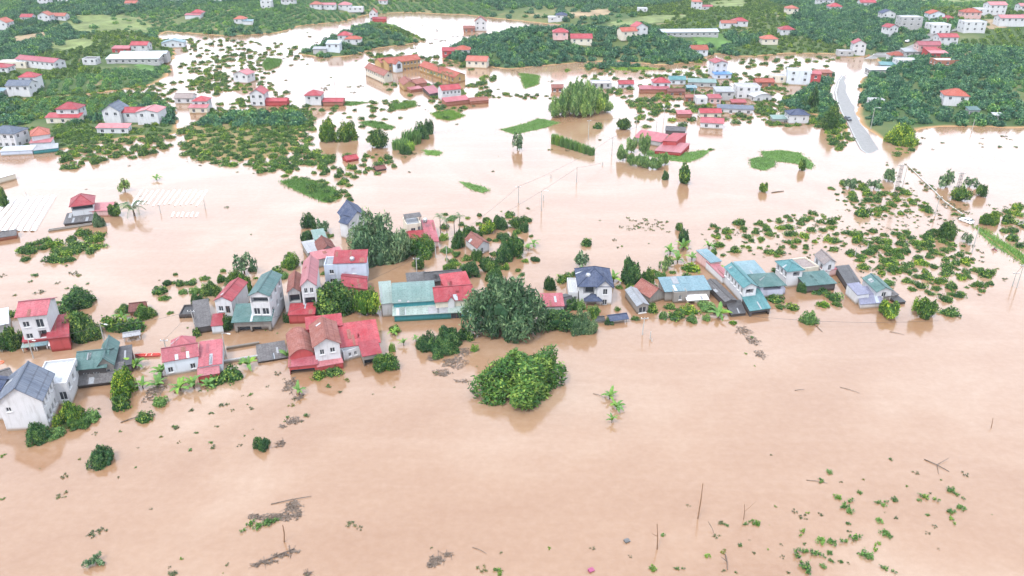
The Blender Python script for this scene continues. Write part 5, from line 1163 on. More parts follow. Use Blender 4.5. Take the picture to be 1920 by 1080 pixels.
# small garden shrubs crowded between the flooded houses
gs = []
for poly, sp in [([(290,520),(560,470),(640,420),(640,520),(560,600),(300,600)], 7), ([(820,400),(1000,400),(1000,520),(830,520)], 5.5), ([(1010,520),(1090,500),(1250,505),(1330,520),(1330,560),(1200,580),(1010,600)], 6.5), ([(1330,500),(1700,520),(1700,570),(1400,560)], 7), ([(0,570),(300,560),(300,640),(0,690)], 8), ([(1180,575),(1400,580),(1400,606),(1180,604)], 6), ([(700,600),(900,605),(890,660),(720,665)], 8)]:
    gs += list(region_points(poly, sp * .78, .7, 1.9, .4, .2, .25))
for n_, q in enumerate(gs[:220]):
    o = link('garden_shrub', (BUSH + [TREES['light'][0][0], TREES['dark'][0][0]])[n_ % 8]); o.location = (q[0], q[1], q[2] - .1 * q[3]); o.rotation_euler.z = n_ * 1.7; o.scale = (q[3], q[3], q[3] * (.7 + .5 * ((n_ * 7) % 10) / 10)); tag(o, 'small garden shrub in the water between the hamlet houses', 'shrub', 'garden shrubs between the hamlet houses')
# ---------------------------------------------------------------- grass islands
BLG = [blades(600 + i, 60, M['leaf_grass'], (.4, 1.0), .06, .95, .8) for i in range(3)]
def grass_patch(poly, label, hgt=.4, sp=1.0):
    w = np.array([(G(x, y).x, G(x, y).y) for x, y in poly])
    pts = region_points(poly, sp, .8, 1.2, .35, clear=False); C = []
    mb = MB(); c = w.mean(0)
    n = len(w); mb.face([(x, y, .05) for x, y in w])
    for i in range(n): a, b_ = w[i], w[(i + 1) % n]; mb.face([(a[0], a[1], .05), (b_[0], b_[1], .05), (b_[0], b_[1], -.6), (a[0], a[1], -.6)])
    m = len(pts); V = np.empty((0, 3)); rng = RNG; k = 24
    P = np.repeat(pts, k, 0); nb = len(P); a = rng.uniform(0, 6.28, nb); x = P[:, 0] + rng.normal(size=nb) * sp * .75; y = P[:, 1] + rng.normal(size=nb) * sp * .75
    h_ = rng.uniform(.4, 1.0, nb) * hgt; wd = .10; dx, dy = np.cos(a), np.sin(a); ln = rng.uniform(.1, .5, nb)
    A = np.stack([x - dy * wd, y + dx * wd, np.full(nb, .02)], 1); B = np.stack([x + dy * wd, y - dx * wd, np.full(nb, .02)], 1); T = np.stack([x + dx * ln, y + dy * ln, h_], 1)
    me = bpy.data.meshes.new('grass'); fast_mesh(me, np.stack([A, B, T], 1).reshape(-1, 3), np.arange(3 * nb).reshape(nb, 3), 3)
    at = me.attributes.new('lc', 'FLOAT', 'FACE'); at.data.foreach_set('value', rng.beta(2, 2.2, nb).astype(np.float32)); me.materials.append(M['leaf_grass'])
    o = link('grass_island', me); base = mb.build('turf', M['turf'], o); tag(o, label, 'grass', None, 'stuff')
plain('turf', (.085, .16, .04), .95, .4, .8)
grass_patch([(938,243),(985,232),(1010,222),(1048,230),(1020,240),(965,252)], 'bright green floating grass island left of the tall grove')
grass_patch([(1408,298),(1425,294),(1452,300),(1452,312),(1432,320),(1408,314)], 'small bright grass island beside the long grass island')
grass_patch([(1428,284),(1465,282),(1498,286),(1526,308),(1520,318),(1490,306),(1455,302),(1432,296)], 'long green grass island in the open flood')
grass_patch([(1212,281),(1250,290),(1332,281),(1318,294),(1290,305),(1265,302),(1212,291)], 'green grass spit below the red roofed hall')
grass_patch([(860,340),(878,343),(912,352),(914,358),(905,362),(880,354)], 'narrow floating grass raft in the open flood')
grass_patch([(795,282),(812,282),(830,285),(820,292),(800,290)], 'small floating grass tuft raft behind the open flood')
grass_patch([(975,138),(1010,142),(1008,158),(985,166)], 'dark green reed bed in the pale far water', .8)
grass_patch([(500,110),(528,113),(522,124),(500,132),(495,122)], 'dark green island left of the school', 1.6)
grass_patch([(525,340),(560,334),(600,345),(625,352),(640,372),(610,380),(575,366),(545,352)], 'dark weed bed in front of the middle orchard', .8)
grass_patch([(672,230),(700,226),(740,238),(735,243),(705,240)], 'low weedy bank left of the round headed tree', .6)
grass_patch([(735,196),(778,190),(778,200),(740,206)], 'grassy strip below the school hall', 1.2)
grass_patch([(810,212),(850,208),(870,218),(845,226),(820,222)], 'grassy strip before the white house by the school', 1.0)
grass_patch([(1120,126),(1200,125),(1238,130),(1170,132)], 'reed strip in the pale water below the ridge', .7)
grass_patch([(600,196),(640,190),(690,192),(660,198)], 'thin weed strip right of the house in the flood', .6)
grass_patch([(1828,426),(1840,428),(1862,442),(1900,464),(1960,505),(1972,525),(1912,490),(1886,474),(1868,464),(1846,446)], 'weedy verge of the flooded road on the right', .8, 1.2)

# ---------------------------------------------------------------- drowned plant tops and floating weeds
WEED = []
for i in range(6):
    rng = np.random.default_rng(700 + i); n = 80 + 12 * i; a = rng.uniform(0, 6.28, n); r_ = np.sqrt(rng.uniform(0, 1, n)); lob = rng.normal(size=(5, 2)) * np.array([.5, .33]); li = rng.integers(0, 5, n); C = np.stack([lob[li, 0] + rng.normal(size=n) * .17, lob[li, 1] + rng.normal(size=n) * .13, rng.uniform(.02, .35, n)], 1)
    me = leaf_mesh('weed_leaves', C, rng.normal(size=(n, 3)) * .6 + np.array([0, 0, .9]), rng.uniform(.06, .13, n), M['leaf_weed' if i % 3 else 'leaf_lychee'], 1.6, None, rng); WEED.append(me)
WGREEN = []
for i in range(3):
    rng = np.random.default_rng(720 + i); n = 190; a = rng.uniform(0, 6.28, n); r_ = np.sqrt(rng.uniform(0, 1, n)); lob = rng.normal(size=(8, 2)) * np.array([.5, .42]); li = rng.integers(0, 8, n); C = np.stack([lob[li, 0] + rng.normal(size=n) * .15, lob[li, 1] + rng.normal(size=n) * .14, rng.uniform(.05, .6, n)], 1)
    WGREEN.append(leaf_mesh('weed_leaves', C, rng.normal(size=(n, 3)) * .5 + np.array([0, 0, .9]), rng.uniform(.06, .12, n), M['leaf_lychee' if i else 'leaf_grass'], 1.4, None, rng))
def weed(x, y, wpx, label, group, green=False):
    P = G(x, y); r_ = wpx / 2 / ppm(P); i = TN[0] = TN[0] + 1; l = WGREEN if green else WEED; o = link('weed_tuft', l[i % len(l)]); o.location = (P.x, P.y, .0); o.rotation_euler.z = i * 1.9; o.scale = (r_, r_, max(r_ * .8, .25)); tag(o, label, 'weed', group)
GL = 'green maize like tuft poking from the water in the lower right'
for x, y, w in [(1555,887,18),(1568,930,20),(1583,948,26),(1592,960,22),(1612,922,14),(1648,942,18),(1656,948,14),(1680,936,18),(1735,932,24),(1722,938,12),(1788,920,22),(1795,928,16),(1800,952,22),(1788,962,20),(1785,974,16),(1648,976,20),(1592,984,12),(1506,998,16),(1540,1014,26),(1560,1022,24),(1602,1012,30),(1660,1000,24),(1665,1008,18),(1526,1040,28),(1512,1034,16),(1552,1038,16),(1556,1052,16),(1628,1045,34),(1618,1040,18),(1506,1064,40),(1544,1064,18),(1574,1052,12),(1640,1030,16),(1648,1020,12),(1416,978,22),(1398,982,14),(1242,1004,12),(1226,1064,20),(1270,1066,14),(1325,1043,16),(1390,1022,12),(1660,1066,20)]:
    weed(x, y, w, GL, 'green tufts in the lower right water', True)
BL = 'brown drowned weed tuft in the lower right water'
for x, y, w in [(1670,862,14),(1716,886,14),(1810,890,14),(1540,902,18),(1578,904,8),(1745,926,8),(1764,900,8),(1490,958,14),(1505,970,16),(1515,962,10),(1540,966,12),(1350,982,18),(1362,985,14),(1345,1006,16),(1290,948,8),(1454,950,8),(1355,1036,16),(1412,1036,10),(1440,1030,8),(1465,1022,8),(1467,1044,10),(1508,1020,10),(1590,996,10),(1680,970,12),(1740,966,14),(1752,988,12),(1740,1000,10),(1610,1038,10),(1590,1055,8),(1480,1074,10),(1380,1074,10),(1110,1028,12),(1182,1044,8),(1030,1028,10),(1358,1070,10),(1620,900,8),(1700,912,10)]:
    weed(x, y, w, BL, 'brown tufts in the lower right water')
LL = 'small drowned plant top in the lower left water'
for x, y, w in [(122,892,18),(115,930,20),(5,936,12),(330,803,18),(300,820,10),(395,830,14),(180,1000,26),(190,995,18),(340,1048,10),(425,1060,10),(320,1076,26),(575,1078,10),(660,985,22),(675,990,12),(5,855,14),(415,760,18),(360,768,14),(330,800,14),(435,770,10),(450,835,10),(396,775,12),(650,712,16),(640,735,12),(575,780,20),(545,760,14),(905,1068,20),(935,1072,26),(940,1036,8),(150,862,10),(470,740,14),(520,700,16),(335,830,8),(370,812,8),(408,800,10)]:
    weed(x, y, w, LL, 'plant tops in the lower left water')
# small stuff adrift that nobody could count
adrift = []
for poly, sp, r0, r1, dr in [
  ([(0,480),(160,490),(170,560),(0,560)], 5, .5, 1.4, .25), ([(150,500),(360,520),(350,560),(160,560)], 9, .3, .9, .4), ([(1620,402),(1760,398),(1800,440),(1600,432)], 2.3, .4, .9, .2),
  ([(1130,400),(1310,400),(1310,480),(1130,480)], 7, .3, 1.0, .4), ([(1170,408),(1255,412),(1255,438),(1180,432)], 1.7, .4, .8, .15), ([(1110,408),(1170,412),(1160,428),(1120,422)], 4, .4, .8, .4), ([(880,380),(1010,370),(1010,500),(960,490),(950,400)], 6, .5, 1.5, .4),
  ([(1300,440),(1600,380),(1700,500),(1860,560),(1720,580),(1450,500)], 3.0, .3, .9, .45), ([(1745,380),(1960,370),(1990,470),(1850,420)], 5, .5, 1.3, .35), ([(1700,255),(1990,250),(1990,290),(1720,285)], 7, .5, 1.6, .4),
  ([(690,290),(780,280),(780,330),(680,345)], 6, .6, 1.5, .4), ([(520,130),(700,110),(700,200),(520,200)], 15, .8, 2.2, .5), ([(560,60),(860,40),(900,65),(640,120),(500,130)], 14, .8, 2.2, .5), ([(840,60),(1000,50),(940,100),(860,100)], 10, .8, 2.0, .5),
  ([(300,560),(900,600),(900,760),(560,800),(280,790)], 7.0, .25, .8, .45), ([(90,730),(600,700),(560,830),(200,900)], 5, .2, .7, .5), ([(1370,600),(1560,590),(1450,740),(1360,690)], 9, .2, .8, .5), ([(0,860),(1920,780),(1920,1080),(0,1080)], 17, .12, .35, .5),
  ([(900,250),(1200,230),(1100,330),(900,330)], 20, .4, 1.2, .5), ([(1180,560),(1700,600),(1720,700),(1180,660)], 16, .2, .6, .5), ([(100,290),(520,300),(520,480),(230,480)], 22, .3, 1.0, .5), ([(1050,80),(1200,128),(900,175),(900,140)], 14, .6, 1.6, .5), ([(780,195),(930,170),(960,200),(860,250)], 9, .5, 1.6, .4), ([(330,290),(520,318),(480,330),(330,306)], 4.5, .3, 1.2, .3)]:
    adrift += list(region_points(poly, sp, r0, r1, .5, .3, dr, clear=False))
adrift += list(region_points([(1640,296),(1660,300),(1740,380),(1800,428),(1870,500),(1905,540),(1890,542),(1800,450),(1730,390)], 2.6, .4, 1.1, .5, .3, .35, clear=False))
adrift += list(region_points([(1690,302),(1704,306),(1760,362),(1806,396),(1838,424),(1826,432),(1790,404),(1750,372)], 2.0, .5, 1.5, .5, .3, .25, clear=False))
adrift = [q for q in adrift if q[2] <= 0.02]
scatter_object('drifting_weeds', adrift, WEED, (.5, 1.0), 'drowned weeds and plant tops scattered over the flood', 'weeds', 0.0)

# ---------------------------------------------------------------- floating mats, branches, poles, wires
def debris_mat(spots, label, green=0.0):
    rng = RNG; P0 = G(*spots[0][:2]); root = None; C = []; Nn = []; S = []
    for x, y, w_, h_ in spots:
        P = G(x, y); s = ppm(P); n = max(30, int(w_ * h_ * .22)); th = math.atan2(CAM_H, P.y); hx, hy = w_ / 2 / s, h_ / 2 / s / math.sin(th)
        a = rng.uniform(0, 6.28, n); q = rng.uniform(0, 1, n) ** .6 * (.8 + .35 * np.sin(3 * a + x) * np.sin(2 * a + y))
        C.append(np.stack([P.x + hx * q * np.cos(a), P.y + hy * q * np.sin(a), rng.uniform(.01, .10, n)], 1))
    C = np.concatenate(C); n = len(C)
    me = leaf_mesh('debris', C - np.array(P0), rng.normal(size=(n, 3)) * .35 + np.array([0, 0, 1.0]), rng.uniform(.06, .16, n), M['silt'], 2.6, None, rng)
    o = link('debris_mat', me); o.location = P0; tag(o, label, 'debris')
    tw = MB()
    for i in range(min(26, 6 + n // 40)):
        c = C[rng.integers(0, n)]; a = rng.uniform(0, 6.28); l = rng.uniform(.4, 1.4); d = Vector((math.cos(a) * l, math.sin(a) * l, 0))
        q = MB(); q.tube([Vector(c) - d - P0 + Vector((0, 0, .05)), Vector(c) + d - P0 + Vector((0, 0, .1))], [.03, .018], 4); q.build('twig', M['twig'], o)
debris_mat([(530,968,60,18),(548,950,36,26),(505,972,50,16),(480,968,30,12),(560,965,14,22)], 'grey brown debris mat trapped around a leaning stick')
for x, y in ((470,985),(485,987),(500,985),(512,980)): weed(x, y, 24, 'green weeds on the front edge of the grey brown debris mat', 'weeds on the debris mat', True)
debris_mat([(500,1054,40,10),(525,1042,40,10),(550,1034,30,8),(480,1060,20,8)], 'long dark driftwood raft near the lower left')
debris_mat([(820,1050,36,18),(808,1060,26,14),(840,1040,22,10)], 'grey debris mat at the bottom middle')
debris_mat([(527,832,22,16)], 'round grey floating mat beside a small shrub')
debris_mat([(850,680,60,26),(830,700,46,16),(870,660,40,20),(810,672,30,14),(865,715,34,8)], 'pale grey drift of debris below the feathery giant')
debris_mat([(545,720,30,36),(560,745,24,16),(550,790,40,16),(530,800,20,10)], 'grey drift of debris below the red barrel roof')
debris_mat([(1395,620,34,24),(1412,640,30,20),(1425,665,26,20)], 'dark drift of leaves below the black slab roof')
debris_mat([(290,735,40,40),(300,715,26,26)], 'floating plank mat covered with weeds below the banana plants', 1)
debris_mat([(578,1077,18,8)], 'small grey mat cut by the bottom edge')
def stick(x0, y0, z0, x1, y1, z1, label, r=.08, name='stick', cat='stick', mat='twig', forks=()):
    A, B = G(x0, y0, z0), G(x1, y1, z1); o = None; mb = MB(); mid = (A + B) / 2 + Vector((.1, .1, .05)); mb.tube([A - A, mid - A, B - A], [r, r * .8, r * .5], 6)
    o = mb.build(name, M[mat], None); o.location = A; tag(o, label, cat)
    for f in forks:
        F_ = G(*f); q = MB(); q.tube([mid - A, F_ - A], [r * .6, r * .3], 5); q.build('branch', M[mat], o)
    return o
stick(508,945,.1,584,930,.15,'long thin driftwood pole above the grey debris mat')
stick(533,1018,-.2,530,984,3.4,'short leaning post below the grey debris mat',.12,'post','post','wood')
stick(482,1058,.1,552,1028,.2,'dark driftwood log of the long raft',.14)
stick(886,1026,.1,912,1038,.1,'small drifting branch at the bottom middle',.06)
stick(1308,975,-.2,1318,906,6.0,'tall lone pole in the lower right water',.11,'post','post','wood')
stick(1232,1032,-.2,1232,982,4.4,'dark leaning post left of the tall lone pole',.11,'post','post','wood',((1222,1000,2.5),))
stick(1394,976,-.2,1396,945,2.8,'thin forked stake right of the tall lone pole',.07,'post','post','wood',((1418,940,2.6),))
stick(1328,978,1.0,1340,1004,.0,'slanting bare branch near the tall lone pole',.05)
stick(1733,861,.1,1780,884,.1,'crossed driftwood poles in the right water',.09,forks=((1780,858,.4),(1760,888,.1)))
stick(1512,900,.05,1552,906,.1,'thin drifting cane near the right tufts',.05)
stick(1858,804,-.1,1862,783,2.0,'short bare post far right in open water',.08,'post','post','wood')
stick(1575,726,.05,1612,737,.1,'thin drifting branch in the middle right water',.05)
stick(1490,732,.05,1508,730,.2,'tiny drifting branch in the middle right water',.06)
stick(1668,622,.05,1696,628,.08,'thin drifting cane below the right round trees',.05)
stick(1112,738,.05,1130,744,.2,'bare branch left of the lone banana pair',.06)
stick(1360,1040,.05,1364,1068,.3,'bent dark snag at the bottom right of centre',.1,forks=((1352,1044,.6),))
stick(1447,361,.1,1470,358,.15,'dark drifting log near the small lone tree',.2)
stick(110,298,.1,140,290,.2,'drifting bamboo pole behind the pale shed',.12)
stick(226,792,.1,262,780,.15,'drifting plank near the floating mat',.1)
stick(845,640,.05,900,643,.05,'long cane beside the feathery giant',.06)
stick(1515,598,.1,1542,622,.1,'fallen branch beside the light green round tree',.1)
def pole(x, yb, ht, label, lean=(0, 0), cross=True, lamp=False, r=.14, name='utility_pole'):
    P = G(x, yb); root = empty(name, P); mb = MB(); top = Vector((lean[0], lean[1], ht)); mb.tube([(0, 0, -1), top * .5, top], [r, r * .85, r * .6], 8); mb.build('shaft', M['pole'], root)
    if cross:
        c = MB(); c.box(top - Vector((0, 0, .4)), (.8, 0, 0), (0, .06, 0), (0, 0, .06)); ca = c.build('crossarm', M['steel'], root)
        for s in (-.7, 0, .7): i_ = MB(); i_.lathe(top + Vector((s, 0, -.33)), [(.05, 0), (.08, .08), (.05, .16), (.07, .22)], 6); i_.build('insulator', M['head_light'], ca)
    if lamp:
        c = MB(); c.tube([top, top + Vector((.6, -.3, .25)), top + Vector((1.5, -.6, .3))], .05, 5); a_ = c.build('lamp_arm', M['steel'], root); l_ = MB(); l_.box(top + Vector((1.7, -.7, .28)), (.35, -.12, 0), (.05, .12, 0), (0, 0, .06)); l_.build('lamp_head', M['frame'], a_)
    tag(root, label, 'pole'); return P + top
tops = {}
for k, (x, yb, ht, lab, kw) in enumerate([(972,380,5.6,'dark utility pole left in the wire line crossing the flood',{}),(1015,395,6.5,'tall street lamp pole right of the dark utility pole',dict(lamp=True,cross=False)),(1019,377,2.2,'short dark post beside the street lamp in the flood',dict(cross=False)),(1033,334,1.6,'tiny post top on the drowned line',dict(cross=False)),
   (1081,342,5.4,'thin pole midway along the drowned lane',dict(cross=False)),(1147,291,7.0,'utility pole near the cane strip',{}),(1103,262,8.0,'dark utility pole left of the cane strip end',{}),(1193,240,6.0,'thin utility pole at the lane by the red hall',{}),(1244,230,6.5,'utility pole right of the lane near the red hall',{}),(1230,250,5,'short pole by the drowned fence',dict(cross=False)),(1300,192,7,'utility pole at the village lane corner',{}),
   (1204,628,4.4,'dark leaning utility pole in front of the grey concrete shed',dict(lean=(.3,.2))),(1219,636,2.0,'short broken stake right of the dark leaning pole',dict(cross=False)),(1222,640,.6,'stump beside the broken stake',dict(cross=False)),(424,668,5.6,'white street lamp right of the pink roofed house',dict(lamp=True,cross=False)),(314,668,4.2,'dark pole at the corner of the pink roofed house',{}),(368,618,5.0,'leaning dark pole beside the blackened shed',dict(lean=(-.4,0))),
   (63,672,4.5,'white lamp post before the shop awnings',dict(lamp=True,cross=False)),(196,642,4.6,'white street lamp behind the green cross gable roof',dict(lamp=True,cross=False)),(838,494,5.0,'slim pole in the flooded lane behind the warehouse',dict(cross=False)),(817,483,4.5,'thin pole left in the flooded lane',dict(cross=False)),(782,516,5,'utility pole beside the round lane tree',{}),(1753,405,6.5,'utility pole beside the flooded road with dark transformer',{}),(1822,475,8.0,'tall pole between orchard and flooded road',dict(cross=False)),(1906,540,6.5,'tall pole at the right edge of the flooded road',{}),(1898,537,4.0,'short pole left of the tall pole at the right edge',{}),(1692,352,7,'thin pale pole right of the left lattice pylon',dict(cross=False)),(1632,243,9,'street lamp pole beside the bushy road bend tree',dict(lamp=True,cross=False)),(1822,246,5,'white pole at the flood edge on the right',dict(cross=False)),(53,378,3.2,'thin pole behind the white plastic rows',dict(cross=False)),(385,392,3.2,'thin leaning stake in the white line field',dict(cross=False)),(301,399,2.6,'short stake below the white line field',dict(cross=False)),(628,163,7,'utility pole in the pale water left of the school',{}),(1916,425,5,'pole at the right edge above the verge',{}),(1130,310,1.2,'small stump post on the drowned lane',dict(cross=False)),(1570,176,9,'tall roadside lamp pole left of the flooded road',dict(lamp=True,cross=False)),(1603,480,2.5,'thin stake in the right orchard',dict(cross=False)),(1625,472,2.5,'second thin stake in the right orchard',dict(cross=False))]):
    tops[(x, yb)] = pole(x, yb, ht, lab, **kw)
def wire(a, b, label, sag=.6, r=.035, n=10, dz=-.2):
    A, B = (tops[a] if a in tops else G(*a)), (tops[b] if b in tops else G(*b)); mb = MB(); pts = []
    for i in range(n + 1):
        t_ = i / n; p = A.lerp(B, t_); p.z += dz - sag * 4 * t_ * (1 - t_); pts.append(p - A)
    mb.tube(pts, r, 4); o = mb.build('power_line', M['wire']); o.location = A; tag(o, label, 'wire')
wire((972,380),(1147,291),'black power line from the left flood pole to the cane strip pole',1.2)
wire((1147,291),(1244,230),'black power line from the cane strip pole to the lane pole',1.0)
wire((1244,230),(1300,192),'black power line from the lane pole to the village corner',.6)
wire((972,380),(782,516),'black power line from the left flood pole back to the hamlet',1.5)
wire((1103,262),(1193,240),'black power line left of the lane to the red hall pole',.6)
wire((1081,342),(1130,310),'slack cable along the drowned lane',.2)
wire((940,402,1.4),(1081,342),'slack cable dipping from the tree crowd to the drowned lane',.4)
wire((1204,628),(1398,590,2.0),'thin cable from the dark leaning pole to the black slab roof',.4,.03)
wire((1204,628),(1140,606,2.0),'thin cable from the dark leaning pole to the blue gatehouse',.2,.03)
wire((1398,590,2.0),(1760,600,1.6),'thin cable drooping to the right round tree',1.0,.03)
wire((314,668),(368,618),'thin cable between the two poles at the pink house',.3,.03)
wire((196,642),(368,618),'thin cable from the green gable lamp to the blackened shed pole',.8,.03)
wire((63,672),(196,642),'thin cable along the flooded road at left',.6,.03)
wire((1906,540),(1898,537),'short cable between the two poles at the right edge',.1,.03)
wire((1906,540),(1822,475),'cable from the right edge pole to the orchard pole',1.0,.03)
wire((1822,475),(1753,405),'cable from the orchard pole to the transformer pole',1.0,.03)
wire((424,668),(782,516),'thin cable across the hamlet roofs to the lane pole',1.2,.03)
# lattice pylons
def pylon(x, yb, ht, label, w0=.5, w1=.3):
    P = G(x, yb); root = empty('lattice_pylon', P); n = 9
    cor = [(-1, -1), (1, -1), (1, 1), (-1, 1)]
    def c(i, t_): w_ = w0 + (w1 - w0) * t_; return Vector((cor[i][0] * w_, cor[i][1] * w_, -1 + (ht + 1) * t_))
    for i in range(4): q = MB(); q.tube([c(i, 0), c(i, 1)], .06, 5); q.build('leg', M['wire'], root)
    for k in range(n):
        for i in range(4):
            j = (i + 1) % 4; q = MB(); q.tube([c(i, k / n), c(j, k / n)], .04, 4); q.build('rung', M['wire'], root)
    q = MB(); q.box((0, 0, ht - .2), (1.2, 0, 0), (0, .1, 0), (0, 0, .1)); q.build('crossarm', M['pole'], root); tag(root, label, 'pylon')
pylon(1677, 374, 11.5, 'left of two slim lattice pylons beside the flooded road'); pylon(1791, 374, 9.0, 'right of two slim lattice pylons beside the flooded road')
# kerb wall of the drowned road
kb = MB(); pts = [G(x, y) for x, y in [(1700,309),(1730,338),(1755,362),(1770,378),(1790,392),(1804,402)]]
for a, b_ in zip(pts, pts[1:]): d = b_ - a; kb.box((a + b_) / 2, d / 2, Vector((-d.y, d.x, 0)).normalized() * .12, Vector((0, 0, .3)))
tag(kb.build('kerb_wall', M['kerb']), 'pale kerb wall along the flooded road on the right', 'kerb')

# ---------------------------------------------------------------- white plastic covered rows
ORD = ['leftmost', 'second from left', 'third from left', 'fourth from left', 'fifth from left', 'fifth from right', 'fourth from right', 'third from right', 'second from right', 'rightmost']
def strip(x0, y0, x1, y1, wid, h_, label, group, z=.02):
    A, B = G(x0, y0), G(x1, y1); d = B - A; nrm = Vector((-d.y, d.x, 0)).normalized(); mb = MB(); n = 6; prof = [(-1, 0), (-.7, .7), (-.25, 1), (.25, 1), (.7, .7), (1, 0)]
    for i in range(n):
        for (a0, h0), (a1, h1) in zip(prof, prof[1:]):
            q = []
            for t_, aa, hh in ((i / n, a0, h0), (i / n, a1, h1), ((i + 1) / n, a1, h1), ((i + 1) / n, a0, h0)):
                wbl = .08 * math.sin(t_ * 14 + x0); q.append(d * t_ + nrm * (aa * wid / 2 + wbl) + Vector((0, 0, hh * h_ + z)))
            mb.face(q)
    o = mb.build('mulch_row', M['plastic']); o.location = A; tag(o, label, 'plastic row', group)
    if wid > 1:
        fb = MB(); e_ = nrm * (wid / 2 + .3); fb.box(d / 2 + e_ + Vector((0, 0, .03)), d / 2, nrm * .10, Vector((0, 0, .05))); fb.build('furrow_shade', M['pole'], o)  # added strip puts the soil and shadow tone into the gap between rows
for i in range(10): strip(-8 + i * 12.0, 372 - i * .45, -62 + i * 13.6, 434, 1.25, .35, ORD[i] + ' of ten wide white plastic covered rows at the left edge', 'wide white plastic rows')
for i in range(13): strip(266 + i * 10.2, 356 + (i % 3), 246 + i * 10.2, 386 - (i % 4), .55, .14, 'thin white plastic row just above the water right of the farmhouse', 'thin white plastic rows')
for i in range(6): strip(326 + i * 9, 398 + (i % 2), 322 + i * 9, 407, .5, .14, 'short white plastic row end below the thin rows', 'short white plastic rows')

# ---------------------------------------------------------------- boat
P = G(277, 668); boat = empty('boat', P, math.radians(4)); Lb, nb = 2.6, 12; hull = MB(); ins = []
for i in range(nb + 1):
    t_ = i / nb * 2 - 1; w_ = .55 * (1 - abs(t_) ** 2.6) + .02 if t_ < 0 else .55 * (1 - .25 * t_ ** 3); sh = .42 + .28 * abs(min(t_, 0)) ** 2 + .05 * t_
    ins.append([(t_ * Lb, -w_, sh), (t_ * Lb, -w_ * .7, -.1), (t_ * Lb, w_ * .7, -.1), (t_ * Lb, w_, sh), (t_ * Lb, w_ * .85, sh), (t_ * Lb, w_ * .55, .06), (t_ * Lb, -w_ * .55, .06), (t_ * Lb, -w_ * .85, sh)])
for a, b_ in zip(ins, ins[1:]):
    for k in range(8): hull.face([a[k], b_[k], b_[(k + 1) % 8], a[(k + 1) % 8]])
hull.face(ins[-1]); hull.face(ins[0]); hull.build('hull', M['red_paint'], boat)
for x in (-.2, .9): q = MB(); q.box((x, 0, .40), (.1, 0, 0), (0, .5, 0), (0, 0, .03)); q.build('thwart', M['skin'], boat)
tag(boat, 'long red wooden boat moored left of the pink roofed house', 'boat')

# ---------------------------------------------------------------- white car on the flooded road
def car(x, y, rz, body, label, zb=-.25, s=1.0):
    P = GT(x, y); r_ = empty('car', (P.x, P.y, P.z + zb), rz); r_.scale = (s, s, s)
    prof = [(-2.1, .45), (-2.15, .8), (-1.95, 1.0), (-.95, 1.08), (-.35, 1.5), (1.1, 1.52), (1.75, 1.1), (2.05, 1.02), (2.1, .45)]
    b_ = MB()
    def wd(z): return .86 if z < 1.1 else .66
    L_ = [(px_, -wd(pz), pz) for px_, pz in prof]; R_ = [(px_, wd(pz), pz) for px_, pz in prof]; n = len(prof)
    for i in range(n - 1): b_.face([L_[i], R_[i], R_[i + 1], L_[i + 1]])
    b_.face([R_[0], L_[0], L_[-1], R_[-1]]); b_.face(L_); b_.face(list(reversed(R_))); bo = b_.build('body', body, r_)
    for nm, pts in (('windscreen', [(-.92, -.72, 1.14), (-.92, .72, 1.14), (-.4, .6, 1.49), (-.4, -.6, 1.49)]), ('rear_window', [(1.18, .6, 1.5), (1.18, -.6, 1.5), (1.68, -.7, 1.16), (1.68, .7, 1.16)])):
        q = MB(); nn = Vector((0, 0, .02)); q.face([Vector(p_) + nn for p_ in pts]); q.build(nm, M['glass'], r_)
    for s_ in (-1, 1):
        for x0, x1, x2, x3 in ((-.8, .28, .28, -.32), (.36, 1.55, 1.05, .36)):
            q = MB(); q.face([(x0, s_ * .87, 1.12), (x1, s_ * .87, 1.12), (x2, s_ * .70, 1.44), (x3, s_ * .70, 1.44)]); q.build('side_window', M['glass'], r_)
        for xx in (-1.35, 1.3):
            w_ = MB(); ring = [(xx + .33 * math.cos(a * .5236), .33 + .33 * math.sin(a * .5236)) for a in range(12)]
            w_.face([(px_, s_ * .70, pz) for px_, pz in ring]); w_.face([(px_, s_ * .89, pz) for px_, pz in ring])
            for i in range(12): (a0, a1), (c0, c1) = ring[i], ring[(i + 1) % 12]; w_.face([(a0, s_ * .70, a1), (c0, s_ * .70, c1), (c0, s_ * .89, c1), (a0, s_ * .89, a1)])
            wh = w_.build('wheel', M['tyre'], r_); h_ = MB(); h_.face([(xx + .19 * math.cos(a * .785), s_ * .90, .33 + .19 * math.sin(a * .785)) for a in range(8)]); h_.build('rim', M['steel'], wh)
        q = MB(); q.box((-2.08, s_ * .6, .82), (.05, 0, 0), (0, .2, 0), (0, 0, .08)); q.build('headlight', M['head_light'], r_)
        q = MB(); q.box((2.06, s_ * .65, .9), (.05, 0, 0), (0, .15, 0), (0, 0, .1)); q.build('tail_light', M['red_light'], r_)
    q = MB(); q.box((-2.12, 0, .5), (.06, 0, 0), (0, .84, 0), (0, 0, .12)); q.build('bumper', M['cloth_dark'], r_)
    tag(r_, label, 'car')
car(1812, 416, math.radians(-62), M['carwhite'], 'white car driving through the flooded road on the right', -.3, .95)
plain('car_dark', (.05, .06, .08), .35, .1); car(1589, 226, math.radians(95), M['car_dark'], 'dark car stopped on the wet upper road', .25, 1.0)
car(1701, 80, math.radians(40), M['carwhite'], 'small pale car parked on the upper road in town', .4, .9)

